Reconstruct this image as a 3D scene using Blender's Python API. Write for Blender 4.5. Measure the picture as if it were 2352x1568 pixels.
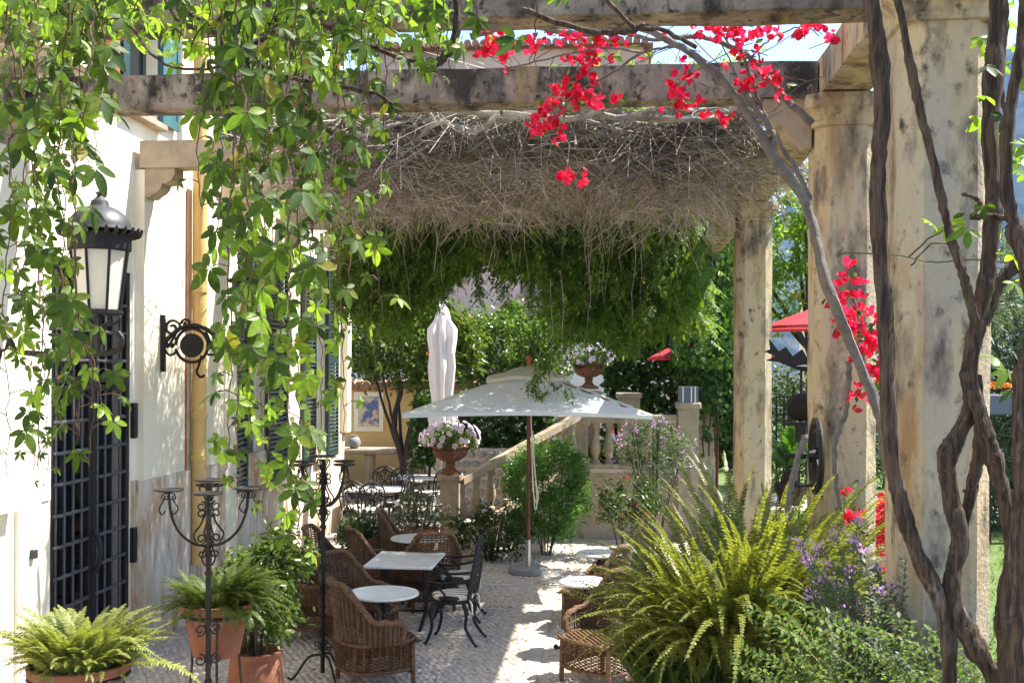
import bpy, math, random
import numpy as np
from mathutils import Vector, Matrix, Euler

random.seed(11)
RNG = np.random.default_rng(7)
SC = bpy.context.scene
COL = SC.collection
for ob in list(bpy.data.objects):
    bpy.data.objects.remove(ob, do_unlink=True)

# ------------------------------------------------------------ camera
F, CX, HY, YAW, ROLL, CAMZ = 2500.0, 1176.0, 850.0, 0.08935, 0.004, 2.7
cd = bpy.data.cameras.new('camera')
cam = bpy.data.objects.new('camera', cd)
COL.objects.link(cam)
cd.sensor_width = 36.0
cd.lens = F / 2352 * 36.0
cd.shift_y = (HY - 784) / 2352
cd.clip_end = 8000
cam.matrix_world = (Matrix.Translation((0, 0, CAMZ)) @ Matrix.Rotation(YAW, 4, 'Z')
                    @ Matrix.Rotation(math.pi / 2, 4, 'X') @ Matrix.Rotation(ROLL, 4, 'Z'))
SC.camera = cam
CROT = cam.matrix_world.to_3x3()

# ------------------------------------------------------------ light
SUN = Vector((0.50, 0.20, 0.84)).normalized()
w = bpy.data.worlds.new('World')
SC.world = w
w.use_nodes = True
nt = w.node_tree
sky = nt.nodes.new('ShaderNodeTexSky')
sky.sky_type = 'NISHITA'
sky.sun_disc = False
sky.sun_elevation = math.asin(SUN.z)
sky.sun_rotation = math.atan2(SUN.x, SUN.y)
sky.air_density, sky.dust_density, sky.ozone_density = 1.0, 0.6, 1.4
bg = nt.nodes['Background']
nt.links.new(sky.outputs[0], bg.inputs[0])
bg.inputs[1].default_value = 0.125
sd = bpy.data.lights.new('sun', 'SUN')
sd.energy, sd.angle, sd.color = 5.0, math.radians(0.5), (1.0, 0.95, 0.86)
sun = bpy.data.objects.new('sun', sd)
COL.objects.link(sun)
sun.rotation_euler = SUN.to_track_quat('Z', 'Y').to_euler()
SC.view_settings.view_transform = 'Standard'
SC.view_settings.look = 'None'
SC.view_settings.exposure = 1.8
SC.view_settings.gamma = 1.0
SC.view_settings.use_curve_mapping = False
SC.cycles.max_bounces = 8
SC.cycles.diffuse_bounces = 4
SC.cycles.glossy_bounces = 3
SC.cycles.transmission_bounces = 5
SC.cycles.transparent_max_bounces = 6
SC.cycles.use_denoising = True
SC.cycles.sample_clamp_indirect = 6.0


# ------------------------------------------------------------ survey: photo measurements turned into places in the courtyard
def ray(px, py):
    return CROT @ Vector(((px - CX) / F, (HY - py) / F, -1.0))


def P(px, py, d):
    r = ray(px, py)
    return Vector((0, 0, CAMZ)) + r * (d / r.y)


def G(px, py, z=0.0):
    r = ray(px, py)
    return Vector((0, 0, CAMZ)) + r * ((z - CAMZ) / r.z)


def on_wall(px, py, X):
    r = ray(px, py)
    return Vector((0, 0, CAMZ)) + r * (X / r.x)


# ------------------------------------------------------------ materials
def nd(m, t, **kw):
    n = m.node_tree.nodes.new(t)
    for k, v in kw.items():
        if k.startswith('_'):
            setattr(n, k[1:], v)
        else:
            n.inputs[k].default_value = v
    return n


def newmat(name):
    m = bpy.data.materials.new(name)
    m.use_nodes = True
    return m, m.node_tree.nodes['Principled BSDF'], m.node_tree.links.new


def c4(c):
    return (c[0], c[1], c[2], 1.0)


def mat(name, base, col2=None, nscale=4.0, lo=0.4, hi=0.65, stretch=(1, 1, 1), stains=(), rough=0.7, metal=0.0,
        spec=0.4, bump=0.0, bscale=30.0, bstretch=(1, 1, 1), vary=0.0, coords='Object'):
    m, b, L = newmat(name)
    b.inputs['Roughness'].default_value = rough
    b.inputs['Metallic'].default_value = metal
    b.inputs['Specular IOR Level'].default_value = spec
    tc = nd(m, 'ShaderNodeTexCoord')
    src = tc.outputs[coords]
    if coords == 'Object':
        geo = nd(m, 'ShaderNodeNewGeometry')
        src = geo.outputs['Position']

    def noise_fac(scale, st, lo, hi, detail=6):
        mp = nd(m, 'ShaderNodeMapping', Scale=st)
        L(src, mp.inputs[0])
        n = nd(m, 'ShaderNodeTexNoise', Scale=scale, Detail=detail, Roughness=0.62)
        L(mp.outputs[0], n.inputs['Vector'])
        r = nd(m, 'ShaderNodeMapRange')
        r.inputs[1].default_value, r.inputs[2].default_value = lo, hi
        r.clamp = True
        L(n.outputs[0], r.inputs[0])
        return r.outputs[0]

    def mix(a, bb, f):
        x = nd(m, 'ShaderNodeMix', _data_type='RGBA')
        if isinstance(a, tuple):
            x.inputs[6].default_value = a
        else:
            L(a, x.inputs[6])
        if isinstance(bb, tuple):
            x.inputs[7].default_value = bb
        else:
            L(bb, x.inputs[7])
        L(f, x.inputs[0])
        return x.outputs[2]
    out = c4(base)
    if col2 is not None:
        out = mix(out, c4(col2), noise_fac(nscale, stretch, lo, hi))
    for col, sc_, st, a, z in stains:
        out = mix(out, c4(col), noise_fac(sc_, st, a, z, 9))
    if vary:
        oi = nd(m, 'ShaderNodeObjectInfo')
        g2 = nd(m, 'ShaderNodeNewGeometry')
        ad = nd(m, 'ShaderNodeMath', _operation='ADD')
        L(oi.outputs['Random'], ad.inputs[0])
        L(g2.outputs['Random Per Island'], ad.inputs[1])
        mr = nd(m, 'ShaderNodeMapRange')
        mr.inputs[2].default_value = 2.0
        mr.inputs[3].default_value, mr.inputs[4].default_value = 1 - vary, 1 + vary
        L(ad.outputs[0], mr.inputs[0])
        hs = nd(m, 'ShaderNodeHueSaturation')
        if isinstance(out, tuple):
            hs.inputs['Color'].default_value = out
        else:
            L(out, hs.inputs['Color'])
        L(mr.outputs[0], hs.inputs['Value'])
        out = hs.outputs[0]
    if isinstance(out, tuple):
        b.inputs['Base Color'].default_value = out
    else:
        L(out, b.inputs['Base Color'])
    if bump:
        mp = nd(m, 'ShaderNodeMapping', Scale=bstretch)
        L(src, mp.inputs[0])
        n = nd(m, 'ShaderNodeTexNoise', Scale=bscale, Detail=5, Roughness=0.6)
        L(mp.outputs[0], n.inputs['Vector'])
        bp = nd(m, 'ShaderNodeBump', Strength=bump, Distance=0.02)
        L(n.outputs[0], bp.inputs['Height'])
        L(bp.outputs[0], b.inputs['Normal'])
    return m


def leafmat(name, c1, c2, trans=0.4, rough=0.45, tint=(1.6, 1.7, 0.8), spec=0.35, dead=None):
    m, b, L = newmat(name)
    g = nd(m, 'ShaderNodeNewGeometry')
    oi = nd(m, 'ShaderNodeObjectInfo')
    ad = nd(m, 'ShaderNodeMath', _operation='ADD')
    L(g.outputs['Random Per Island'], ad.inputs[0])
    L(oi.outputs['Random'], ad.inputs[1])
    fr = nd(m, 'ShaderNodeMath', _operation='FRACT')
    L(ad.outputs[0], fr.inputs[0])
    rp = nd(m, 'ShaderNodeValToRGB')
    e = rp.color_ramp.elements
    e[0].color, e[1].color = c4(c1), c4(c2)
    e[1].position = 0.92
    if dead:
        e[1].position = 0.95
        x = e.new(0.99)
        x.color = c4(dead)
    L(fr.outputs[0], rp.inputs[0])
    # fine vein / blotch variation on the blade
    n = nd(m, 'ShaderNodeTexNoise', Scale=60.0, Detail=2)
    L(g.outputs['Position'], n.inputs['Vector'])
    mr = nd(m, 'ShaderNodeMapRange')
    mr.inputs[1].default_value, mr.inputs[2].default_value = 0.3, 0.7
    mr.inputs[3].default_value, mr.inputs[4].default_value = 0.8, 1.2
    L(n.outputs[0], mr.inputs[0])
    hs = nd(m, 'ShaderNodeHueSaturation')
    L(rp.outputs[0], hs.inputs['Color'])
    L(mr.outputs[0], hs.inputs['Value'])
    L(hs.outputs[0], b.inputs['Base Color'])
    b.inputs['Roughness'].default_value = rough
    b.inputs['Specular IOR Level'].default_value = spec
    t = nd(m, 'ShaderNodeBsdfTranslucent')
    mu = nd(m, 'ShaderNodeMix', _data_type='RGBA', _blend_type='MULTIPLY')
    mu.inputs[0].default_value = 1.0
    L(hs.outputs[0], mu.inputs[6])
    mu.inputs[7].default_value = c4(tint)
    L(mu.outputs[2], t.inputs['Color'])
    ms = nd(m, 'ShaderNodeMixShader')
    ms.inputs[0].default_value = trans
    L(b.outputs[0], ms.inputs[1])
    L(t.outputs[0], ms.inputs[2])
    L(ms.outputs[0], m.node_tree.nodes['Material Output'].inputs['Surface'])
    return m


def clothmat(name, col, trans=0.3, stripes=None):
    m, b, L = newmat(name)
    b.inputs['Base Color'].default_value = c4(col)
    b.inputs['Roughness'].default_value = 0.9
    b.inputs['Specular IOR Level'].default_value = 0.1
    if stripes:
        tc = nd(m, 'ShaderNodeTexCoord')
        wv = nd(m, 'ShaderNodeTexWave', Scale=stripes[0], Distortion=0.0)
        wv.bands_direction = 'X'
        L(tc.outputs['Object'], wv.inputs['Vector'])
        rp = nd(m, 'ShaderNodeValToRGB')
        rp.color_ramp.interpolation = 'CONSTANT'
        rp.color_ramp.elements[0].color = c4(stripes[1])
        rp.color_ramp.elements[1].color = c4(col)
        rp.color_ramp.elements[1].position = 0.22
        L(wv.outputs[0], rp.inputs[0])
        L(rp.outputs[0], b.inputs['Base Color'])
    t = nd(m, 'ShaderNodeBsdfTranslucent', Color=c4(col))
    ms = nd(m, 'ShaderNodeMixShader')
    ms.inputs[0].default_value = trans
    L(b.outputs[0], ms.inputs[1])
    L(t.outputs[0], ms.inputs[2])
    L(ms.outputs[0], m.node_tree.nodes['Material Output'].inputs['Surface'])
    n = nd(m, 'ShaderNodeTexNoise', Scale=9.0, Detail=4)
    bp = nd(m, 'ShaderNodeBump', Strength=0.25, Distance=0.03)
    L(n.outputs[0], bp.inputs['Height'])
    L(bp.outputs[0], b.inputs['Normal'])
    return m


M = {}
M['plaster'] = mat('cream_plaster', (0.80, 0.73, 0.58), (0.72, 0.63, 0.46), 1.6, .42, .75, rough=.9, spec=.15, bump=.15, bscale=25,
                   stains=[((.62, .5, .33), 1.2, (2.2, 2.2, .3), .62, .85)])
M['white_plaster'] = mat('white_plaster', (0.82, 0.80, 0.76), (0.75, 0.72, 0.66), 2, .4, .8, rough=.9, spec=.15, bump=.1, bscale=25)
M['dado'] = mat('weathered_dado_render', (0.52, 0.40, 0.28), (0.68, 0.60, 0.50), 3.2, .4, .62, (1.4, 1.4, .28), rough=.95, spec=.1, bump=.5, bscale=22,
                bstretch=(1, 1, .5), stains=[((.20, .135, .09), 3.0, (2.4, 2.4, .6), .56, .74), ((.42, .25, .14), 1.6, (1.8, 1.8, .7), .50, .66), ((.74, .70, .64), 5.0, (2.6, 2.6, .5), .54, .66)])
M['dado_sunlit'] = mat('sunlit_dado_render', (0.74, 0.66, 0.56), (0.66, 0.55, 0.44), 2.6, .42, .68, (1.4, 1.4, .7), rough=.95, spec=.1, bump=.4, bscale=22,  # dado render with bright sunlight put into its colour; stains are its own
                     stains=[((.48, .33, .22), 2.4, (2, 2, .8), .58, .76)])
M['column'] = mat('weathered_sandstone', (0.51, 0.40, 0.245), (0.42, 0.36, 0.275), 2.2, .42, .62, (1.3, 1.3, .35), rough=.95, spec=.1, bump=.55, bscale=40,
                  stains=[((.30, .185, .09), 2.1, (2.2, 2.2, .5), .50, .72), ((.14, .115, .09), 2.6, (2.2, 2.2, .8), .50, .66), ((.06, .052, .045), 9, (1.2, 1.2, .9), .57, .72),
                          ((.17, .135, .10), 26, (1, 1, .7), .62, .78), ((.58, .50, .38), 3, (1.5, 1.5, .4), .64, .8)])
M['beam'] = mat('lichened_concrete', (0.34, 0.27, 0.205), (0.19, 0.155, 0.125), 3.5, .38, .60, (.7, 1, 1), rough=.95, spec=.1, bump=.6, bscale=35,
                stains=[((.05, .042, .034), 3.0, (1.5, 1, .8), .46, .62), ((.035, .03, .026), 17, (1, 1, .8), .53, .66), ((.42, .37, .31), 9, (1, 1, 1), .62, .74), ((.30, .20, .10), 2.2, (2.5, 1, .3), .58, .74)])
M['pale_stone'] = mat('pale_limestone', (0.40, 0.315, 0.215), (0.29, 0.23, 0.165), 5, .4, .68, rough=.9, spec=.15, bump=.3, bscale=40,
                      stains=[((.13, .105, .08), 3, (1, 1, .5), .54, .72)])
M['iron'] = mat('black_iron', (0.009, 0.009, 0.010), (0.018, 0.016, 0.015), 20, .4, .7, rough=.5, metal=.0, spec=.3, bump=.15, bscale=90)
M['rust_iron'] = mat('rusted_iron', (0.012, 0.010, 0.010), (0.035, 0.02, 0.013), 25, .5, .75, rough=.55, spec=.28, bump=.2, bscale=80)
M['grey_iron'] = mat('highlit_grey_iron', (0.075, 0.075, 0.085), (0.04, 0.038, 0.04), 25, .4, .7, rough=.38, spec=.6, bump=.2, bscale=80)  # iron lightened so the bars' pale highlight sits in the colour
M['steel'] = mat('brushed_steel', (0.55, 0.55, 0.55), rough=.3, metal=1.0)
M['terracotta'] = mat('terracotta', (0.21, 0.088, 0.052), (0.145, 0.062, 0.04), 6, .38, .7, rough=.9, spec=.15, bump=.3, bscale=50,
                      stains=[((.34, .24, .185), 4.5, (1.5, 1.5, .35), .55, .75), ((.13, .085, .06), 6, (1.5, 1.5, .5), .58, .75)])
M['orange_pot'] = mat('orange_clay', (0.5, 0.13, 0.05), (0.42, 0.1, 0.04), 6, rough=.7, bump=.1)
M['wicker'] = mat('brown_wicker', (0.130, 0.062, 0.026), (0.065, 0.030, 0.013), 14, .38, .66, rough=.5, spec=.45, vary=.3)
M['wicker_rim'] = mat('wicker_roll', (0.185, 0.095, 0.043), (0.07, 0.033, 0.015), 30, .38, .66, (1, 1, 1), rough=.55, bump=.9, bscale=75)
M['marble'] = mat('white_marble', (0.74, 0.73, 0.70), (0.62, 0.61, 0.59), 6, .45, .75, rough=.25, spec=.5)
M['granite'] = mat('grey_granite', (0.27, 0.27, 0.265), (0.15, 0.15, 0.15), 60, .4, .65, rough=.8, bump=.2)
M['mahogany'] = mat('mahogany', (0.17, 0.045, 0.02), (0.10, 0.025, 0.012), 6, .4, .6, (6, 6, .6), rough=.4)
M['canvas'] = clothmat('offwhite_canvas', (0.71, 0.755, 0.80), .25)
M['cream_canvas'] = clothmat('cream_canvas', (0.78, 0.74, 0.60), .35)
M['white_canvas'] = clothmat('white_canvas', (0.78, 0.74, 0.74), .3)
M['red_canvas'] = clothmat('red_canvas', (0.52, 0.075, 0.085), .4)
M['cushion'] = clothmat('striped_cushion', (0.74, 0.70, 0.60), .05, (3.2, (.05, .04, .04)))
M['rope'] = mat('pale_rope', (0.66, 0.6, 0.48), rough=.9)
M['green_paint'] = mat('dark_green_paint', (0.014, 0.036, 0.032), (0.02, 0.05, 0.045), 8, rough=.45, spec=.5)
M['green_panel'] = mat('grey_green_paint', (0.05, 0.14, 0.14), (0.04, 0.11, 0.12), 5, rough=.5)
M['brown_wood'] = mat('orange_brown_wood', (0.38, 0.12, 0.045), (0.28, 0.08, 0.03), 6, .4, .6, (5, 5, .5), rough=.5)
M['glass'] = mat('dark_window_glass', (0.012, 0.014, 0.016), rough=.04, spec=.7)
M['dark'] = mat('unlit_room_dark', (0.03, 0.028, 0.026), rough=.9, spec=.1)  # near-black colour stands in for an unlit room
M['opal'] = clothmat('opal_glass', (0.82, 0.78, 0.72), .45)
M['lead'] = mat('grey_lead_dome', (0.045, 0.045, 0.052), (0.032, 0.031, 0.035), 5, rough=.5, spec=.5, bump=.05)
M['pipe'] = mat('ochre_pipe_paint', (0.64, 0.42, 0.15), (0.54, 0.35, 0.13), 3, rough=.65, bump=.15, stains=[((.35, .23, .10), 3, (2, 2, .4), .58, .78)])
M['ochre'] = mat('ochre_render', (0.62, 0.42, 0.17), (0.52, 0.34, 0.14), 1.4, .4, .7, rough=.95, bump=.15, stains=[((.36, .25, .13), 1.2, (1.5, 1.5, .5), .6, .8)])
M['pink'] = mat('faded_pink_render', (0.66, 0.47, 0.37), (0.52, 0.385, 0.32), .5, .38, .68, rough=.95, spec=.1, bump=.1, bscale=6,
                stains=[((.20, .175, .165), .55, (1, 1, .45), .5, .72), ((.66, .54, .47), .9, (1, 1, 1), .58, .75)])
M['rooftile'] = mat('clay_roof_tile', (0.30, 0.16, 0.10), (0.20, 0.12, 0.08), 3, .4, .7, rough=.9, vary=.35)
M['cobble'] = mat('pale_cobble', (0.58, 0.505, 0.415), (0.44, 0.375, 0.305), 14, .4, .7, rough=.85, vary=.2, bump=.4, bscale=60)
M['mortar'] = mat('sandy_mortar', (0.49, 0.42, 0.34), (0.35, 0.295, 0.235), 9, .4, .65, rough=.95, bump=.4, bscale=80)
M['slab'] = mat('smooth_paving_slab', (0.46, 0.42, 0.37), (0.37, 0.34, 0.30), 5, .4, .7, rough=.8, vary=.12, bump=.15)
M['soil'] = mat('dark_soil', (0.05, 0.036, 0.026), (0.028, 0.02, 0.015), 18, rough=1.0, bump=.9, bscale=30)
M['lawn'] = mat('lawn_ground', (0.10, 0.15, 0.035), (0.075, 0.11, 0.025), 3, rough=1.0, bump=.5, bscale=60)
M['gravel'] = mat('pale_gravel_path', (0.48, 0.43, 0.36), (0.36, 0.32, 0.27), 30, rough=.95, bump=.3)
M['bark'] = mat('vine_bark', (0.115, 0.078, 0.053), (0.04, 0.027, 0.02), 14, .42, .60, (4, 4, .5), rough=.9, spec=.2, bump=1.0, bscale=24, bstretch=(3, 3, .35),
                stains=[((.24, .21, .18), 7, (3, 3, .5), .6, .75)])
M['grey_bark'] = mat('smooth_grey_bark', (0.17, 0.145, 0.125), (0.10, 0.085, 0.075), 14, .4, .65, rough=.8, bump=.35, bscale=40)
M['dark_bark'] = mat('tree_bark', (0.07, 0.05, 0.038), (0.035, 0.026, 0.02), 10, .4, .65, (3, 3, .7), rough=.9, bump=.8)
M['twig'] = mat('dry_twig', (0.45, 0.385, 0.335), (0.20, 0.16, 0.132), 5, .38, .66, rough=.75, spec=.3, vary=.45)
M['stem'] = mat('red_brown_stem', (0.11, 0.05, 0.03), (0.065, 0.03, 0.02), 12, rough=.6)
M['green_stem'] = mat('green_stem', (0.09, 0.11, 0.03), (0.12, 0.08, 0.03), 10, rough=.6)
M['fernstem'] = mat('fern_rachis', (0.12, 0.10, 0.025), rough=.6)
M['creeper'] = leafmat('creeper_leaf', (0.024, 0.052, 0.009), (0.085, 0.14, 0.020), .42, .5, (1.75, 1.75, .55), spec=.22, dead=(.20, .17, .03))
M['creeper_young'] = leafmat('young_creeper_leaf', (0.11, 0.20, 0.022), (0.17, 0.26, 0.03), .55, .4, (1.8, 1.8, .7))
M['wisteria'] = leafmat('wisteria_leaf', (0.045, 0.095, 0.014), (0.13, 0.195, 0.028), .5, .5, (1.8, 1.9, .7), dead=(.22, .19, .03))
M['wisteria_young'] = leafmat('young_wisteria_leaf', (0.13, 0.20, 0.022), (0.20, 0.26, 0.035), .5, .5, (1.6, 1.7, .7))
M['ivy'] = leafmat('ivy_leaf', (0.022, 0.058, 0.010), (0.062, 0.115, 0.018), .28, .6, spec=.15)
M['fern'] = leafmat('fern_leaf', (0.080, 0.112, 0.018), (0.235, 0.24, 0.05), .38, .42, (1.6, 1.6, .7))
M['fern_pale'] = leafmat('pale_fern_leaf', (0.13, 0.165, 0.034), (0.26, 0.28, 0.075), .35, .5, (1.5, 1.5, .7))
M['fern_dark'] = leafmat('dark_fern_leaf', (0.045, 0.07, 0.013), (0.09, 0.12, 0.022), .35, .5)
M['citrus'] = leafmat('citrus_leaf', (0.055, 0.10, 0.014), (0.14, 0.19, 0.025), .4, .35)
M['laurel'] = leafmat('laurel_leaf', (0.07, 0.13, 0.018), (0.13, 0.19, 0.03), .4, .3)
M['bright_leaf'] = leafmat('bright_shrub_leaf', (0.05, 0.13, 0.02), (0.10, 0.20, 0.03), .35, .28)
M['box_leaf'] = leafmat('glossy_shrub_leaf', (0.045, 0.085, 0.014), (0.10, 0.14, 0.022), .3, .28)
M['rose_leaf'] = leafmat('rose_leaf', (0.03, 0.06, 0.012), (0.06, 0.10, 0.018), .3, .35)
M['lantana_leaf'] = leafmat('lantana_leaf', (0.085, 0.15, 0.03), (0.15, 0.22, 0.05), .4, .55, spec=.2)
M['grey_leaf'] = leafmat('grey_green_leaf', (0.07, 0.10, 0.05), (0.12, 0.15, 0.085), .3, .5)
M['olive'] = leafmat('olive_green_leaf', (0.04, 0.065, 0.02), (0.10, 0.13, 0.04), .35, .45)
M['far_leaf'] = leafmat('pine_leaf', (0.02, 0.036, 0.014), (0.045, 0.06, 0.024), .15, .7)
M['dry_leaf'] = leafmat('dry_leaf', (0.16, 0.09, 0.035), (0.24, 0.17, 0.06), .2, .7)
M['grass'] = leafmat('lawn_grass', (0.08, 0.13, 0.025), (0.14, 0.19, 0.04), .4, .5)
M['bract'] = leafmat('bougainvillea_bract', (0.48, 0.005, 0.013), (0.80, 0.03, 0.115), .5, .6, (1.3, .8, 1.0))
M['purple'] = leafmat('purple_petal', (0.46, 0.22, 0.50), (0.66, 0.42, 0.64), .35, .6, (1.2, 1, 1.2))
M['lilac'] = leafmat('lilac_petal', (0.72, 0.60, 0.73), (0.84, 0.76, 0.83), .35, .6, (1.1, 1, 1.1))
M['white_petal'] = leafmat('white_petal', (0.72, 0.68, 0.55), (0.8, 0.72, 0.66), .3, .6, (1, 1, 1))
M['orange_petal'] = leafmat('orange_petal', (0.7, 0.17, 0.01), (0.75, 0.3, 0.02), .3, .6, (1, 1, 1))
M['orange'] = mat('orange_peel', (0.75, 0.22, 0.015), rough=.4, bump=.2, bscale=200)
M['cone'] = mat('orange_plastic', (0.8, 0.13, 0.03), rough=.5)
M['tile_blue'] = mat('painted_tile', (0.55, 0.45, 0.33), (0.10, 0.13, 0.26), 3.4, .46, .54, rough=.4, stains=[((.42, .14, .08), 5, (1, 1, 1), .60, .66)])
M['white_paint'] = mat('white_paint', (0.78, 0.78, 0.76), rough=.5)
M['planter_grey'] = mat('blue_grey_planter', (0.12, 0.125, 0.16), rough=.5)
M['forest'] = mat('forested_slope', (0.035, 0.05, 0.022), (0.09, 0.085, 0.06), .012, .42, .62, rough=1.0, spec=0, bump=0,
                  stains=[((.018, .028, .013), .05, (1, 1, 1), .45, .6)])


# ------------------------------------------------------------ mesh building
class MB:
    def __init__(s):
        s.v, s.f = [], []

    def add(s, v, f, mtx=None):
        o = len(s.v)
        s.v += [tuple(mtx @ Vector(p)) for p in v] if mtx is not None else [tuple(p) for p in v]
        s.f += [tuple(i + o for i in q) for q in f]
        return s

    def box(s, x0, x1, y0, y1, z0, z1, mtx=None):
        v = [(x0, y0, z0), (x1, y0, z0), (x1, y1, z0), (x0, y1, z0), (x0, y0, z1), (x1, y0, z1), (x1, y1, z1), (x0, y1, z1)]
        return s.add(v, [(3, 2, 1, 0), (4, 5, 6, 7), (0, 1, 5, 4), (1, 2, 6, 5), (2, 3, 7, 6), (3, 0, 4, 7)], mtx)

    def cbox(s, x0, x1, y0, y1, z0, z1, b=0.01, mtx=None):
        # box with chamfered vertical and top edges
        def loop(i, z):
            return [(x0 + i, y0 + b + i, z), (x0 + b + i, y0 + i, z), (x1 - b - i, y0 + i, z), (x1 - i, y0 + b + i, z), (x1 - i, y1 - b - i, z),
                    (x1 - b - i, y1 - i, z), (x0 + b + i, y1 - i, z), (x0 + i, y1 - b - i, z)]
        v = loop(b * .7, z0) + loop(0, z0 + b) + loop(0, z1 - b) + loop(b * .7, z1)
        f = [tuple(range(7, -1, -1)), tuple(range(24, 32))]
        for k in range(3):
            f += [(k * 8 + i, k * 8 + (i + 1) % 8, k * 8 + 8 + (i + 1) % 8, k * 8 + 8 + i) for i in range(8)]
        return s.add(v, f, mtx)

    def tube(s, pts, r, n=6, cap=True, mtx=None, wob=0.0, flat=1.0, ridge=0.0):
        pts = [Vector(p) for p in pts]
        k = len(pts)
        rr = r if isinstance(r, (list, tuple)) else [r] * k
        o = len(s.v)
        ref = None
        vs = []
        for i, p in enumerate(pts):
            t = (pts[min(i + 1, k - 1)] - pts[max(i - 1, 0)])
            t = t.normalized() if t.length > 1e-9 else Vector((0, 0, 1))
            if ref is None:
                ref = t.orthogonal().normalized()
            ref = (ref - t * ref.dot(t))
            ref = ref.normalized() if ref.length > 1e-6 else t.orthogonal().normalized()
            b = t.cross(ref)
            for j in range(n):
                a = 2 * math.pi * j / n
                q = rr[i] * (1 + (random.uniform(-wob, wob) if wob else 0) + ridge * math.sin(3 * a + i * .22) + ridge * .6 * math.sin(5 * a - i * .31))
                vs.append(p + ref * math.cos(a) * q + b * math.sin(a) * q * flat)
        fs = [(i * n + j, i * n + (j + 1) % n, i * n + n + (j + 1) % n, i * n + n + j) for i in range(k - 1) for j in range(n)]
        if cap:
            fs += [tuple(range(n - 1, -1, -1)), tuple((k - 1) * n + j for j in range(n))]
        return s.add(vs, fs, mtx)

    def lathe(s, prof, n=20, c=(0, 0, 0), mtx=None, lobes=0, amp=0.0):
        vs = []
        for r, z in prof:
            for j in range(n):
                a = 2 * math.pi * j / n
                q = r * (1 + (amp * math.cos(lobes * a) if lobes else 0))
                vs.append((c[0] + q * math.cos(a), c[1] + q * math.sin(a), c[2] + z))
        k = len(prof)
        fs = [(i * n + j, i * n + (j + 1) % n, i * n + n + (j + 1) % n, i * n + n + j) for i in range(k - 1) for j in range(n)]
        if prof[0][0] > 1e-4:
            fs.append(tuple(range(n - 1, -1, -1)))
        if prof[-1][0] > 1e-4:
            fs.append(tuple((k - 1) * n + j for j in range(n)))
        return s.add(vs, fs, mtx)

    def prism(s, poly, h0, h1, mtx=None):
        n = len(poly)
        v = [(x, y, h0) for x, y in poly] + [(x, y, h1) for x, y in poly]
        f = [tuple(range(n - 1, -1, -1)), tuple(range(n, 2 * n))] + [(i, (i + 1) % n, n + (i + 1) % n, n + i) for i in range(n)]
        return s.add(v, f, mtx)

    def sphere(s, c, r, n=10, m=6, sc=(1, 1, 1)):
        prof = [(r * math.sin(math.pi * i / m), -r * math.cos(math.pi * i / m)) for i in range(m + 1)]
        o = len(s.v)
        s.lathe(prof, n)
        s.v[o:] = [(c[0] + x * sc[0], c[1] + y * sc[1], c[2] + z * sc[2]) for x, y, z in s.v[o:]]
        return s

    def build(s, name, m, root=None, smooth=False, world=True, kind=None):
        me = bpy.data.meshes.new(name)
        v = s.v
        if root is not None and world:
            off = world_origin(root)
            v = [(a - off.x, b - off.y, c - off.z) for a, b, c in v]
        me.from_pydata(v, [], s.f)
        me.materials.append(m)
        if smooth:
            me.polygons.foreach_set('use_smooth', [True] * len(me.polygons))
            try:
                me.set_sharp_from_angle(angle=math.radians(38))
            except Exception:
                pass
        return put(name, me, root, kind)


def world_origin(o):
    p = Vector(o.location)
    while o.parent:
        o = o.parent
        p += Vector(o.location)
    return p


def put(name, me, root=None, kind=None, loc=None, rot=None, scale=None):
    o = bpy.data.objects.new(name, me)
    COL.objects.link(o)
    if root is not None:
        o.parent = root
    if kind:
        o['kind'] = kind
    if loc is not None:
        o.location = loc
    if rot is not None:
        o.rotation_euler = rot
    if scale is not None:
        o.scale = (scale,) * 3 if isinstance(scale, (int, float)) else scale
    return o


def thing(name, label, cat, loc=(0, 0, 0), rotz=0.0, group=None):
    o = bpy.data.objects.new(name, None)
    COL.objects.link(o)
    o.empty_display_size = .1
    o.location = loc
    o.rotation_euler = (0, 0, rotz)
    tag(o, label, cat, group)
    return o


def tag(o, label=None, cat=None, group=None, kind=None):
    for k, v in (('label', label), ('category', cat), ('group', group), ('kind', kind)):
        if v:
            o[k] = v
    return o


def copy_tree(o, parent=None):
    c = o.copy()
    COL.objects.link(c)
    c.parent = parent
    for ch in [x for x in o.children]:
        copy_tree(ch, c)
    return c


def structure(name, mb, m, smooth=False):
    o = mb.build(name, m, None, smooth)
    o['kind'] = 'structure'
    return o


# ------------------------------------------------------------ bulk leaves (numpy)
def npmesh(name, verts, faces, m, smooth=False):
    me = bpy.data.meshes.new(name)
    k = faces.shape[1]
    me.vertices.add(len(verts))
    me.vertices.foreach_set('co', np.ascontiguousarray(verts, dtype=np.float32).ravel())
    me.loops.add(faces.size)
    me.loops.foreach_set('vertex_index', np.ascontiguousarray(faces, dtype=np.int32).ravel())
    me.polygons.add(len(faces))
    me.polygons.foreach_set('loop_start', np.arange(0, faces.size, k, dtype=np.int32))
    me.polygons.foreach_set('loop_total', np.full(len(faces), k, dtype=np.int32))
    if smooth:
        me.polygons.foreach_set('use_smooth', np.ones(len(faces), dtype=bool))
    me.update(calc_edges=True)
    me.materials.append(m)
    return me


def unit(a):
    return a / np.maximum(np.linalg.norm(a, axis=-1, keepdims=True), 1e-9)


def frames(d, n):
    """rotation matrices whose Y axis is d (tip) and whose Z axis leans to n (blade normal)"""
    d = unit(np.asarray(d, float))
    x = unit(np.cross(d, np.asarray(n, float)))
    z = np.cross(x, d)
    return np.stack([x, d, z], axis=-1)


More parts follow.
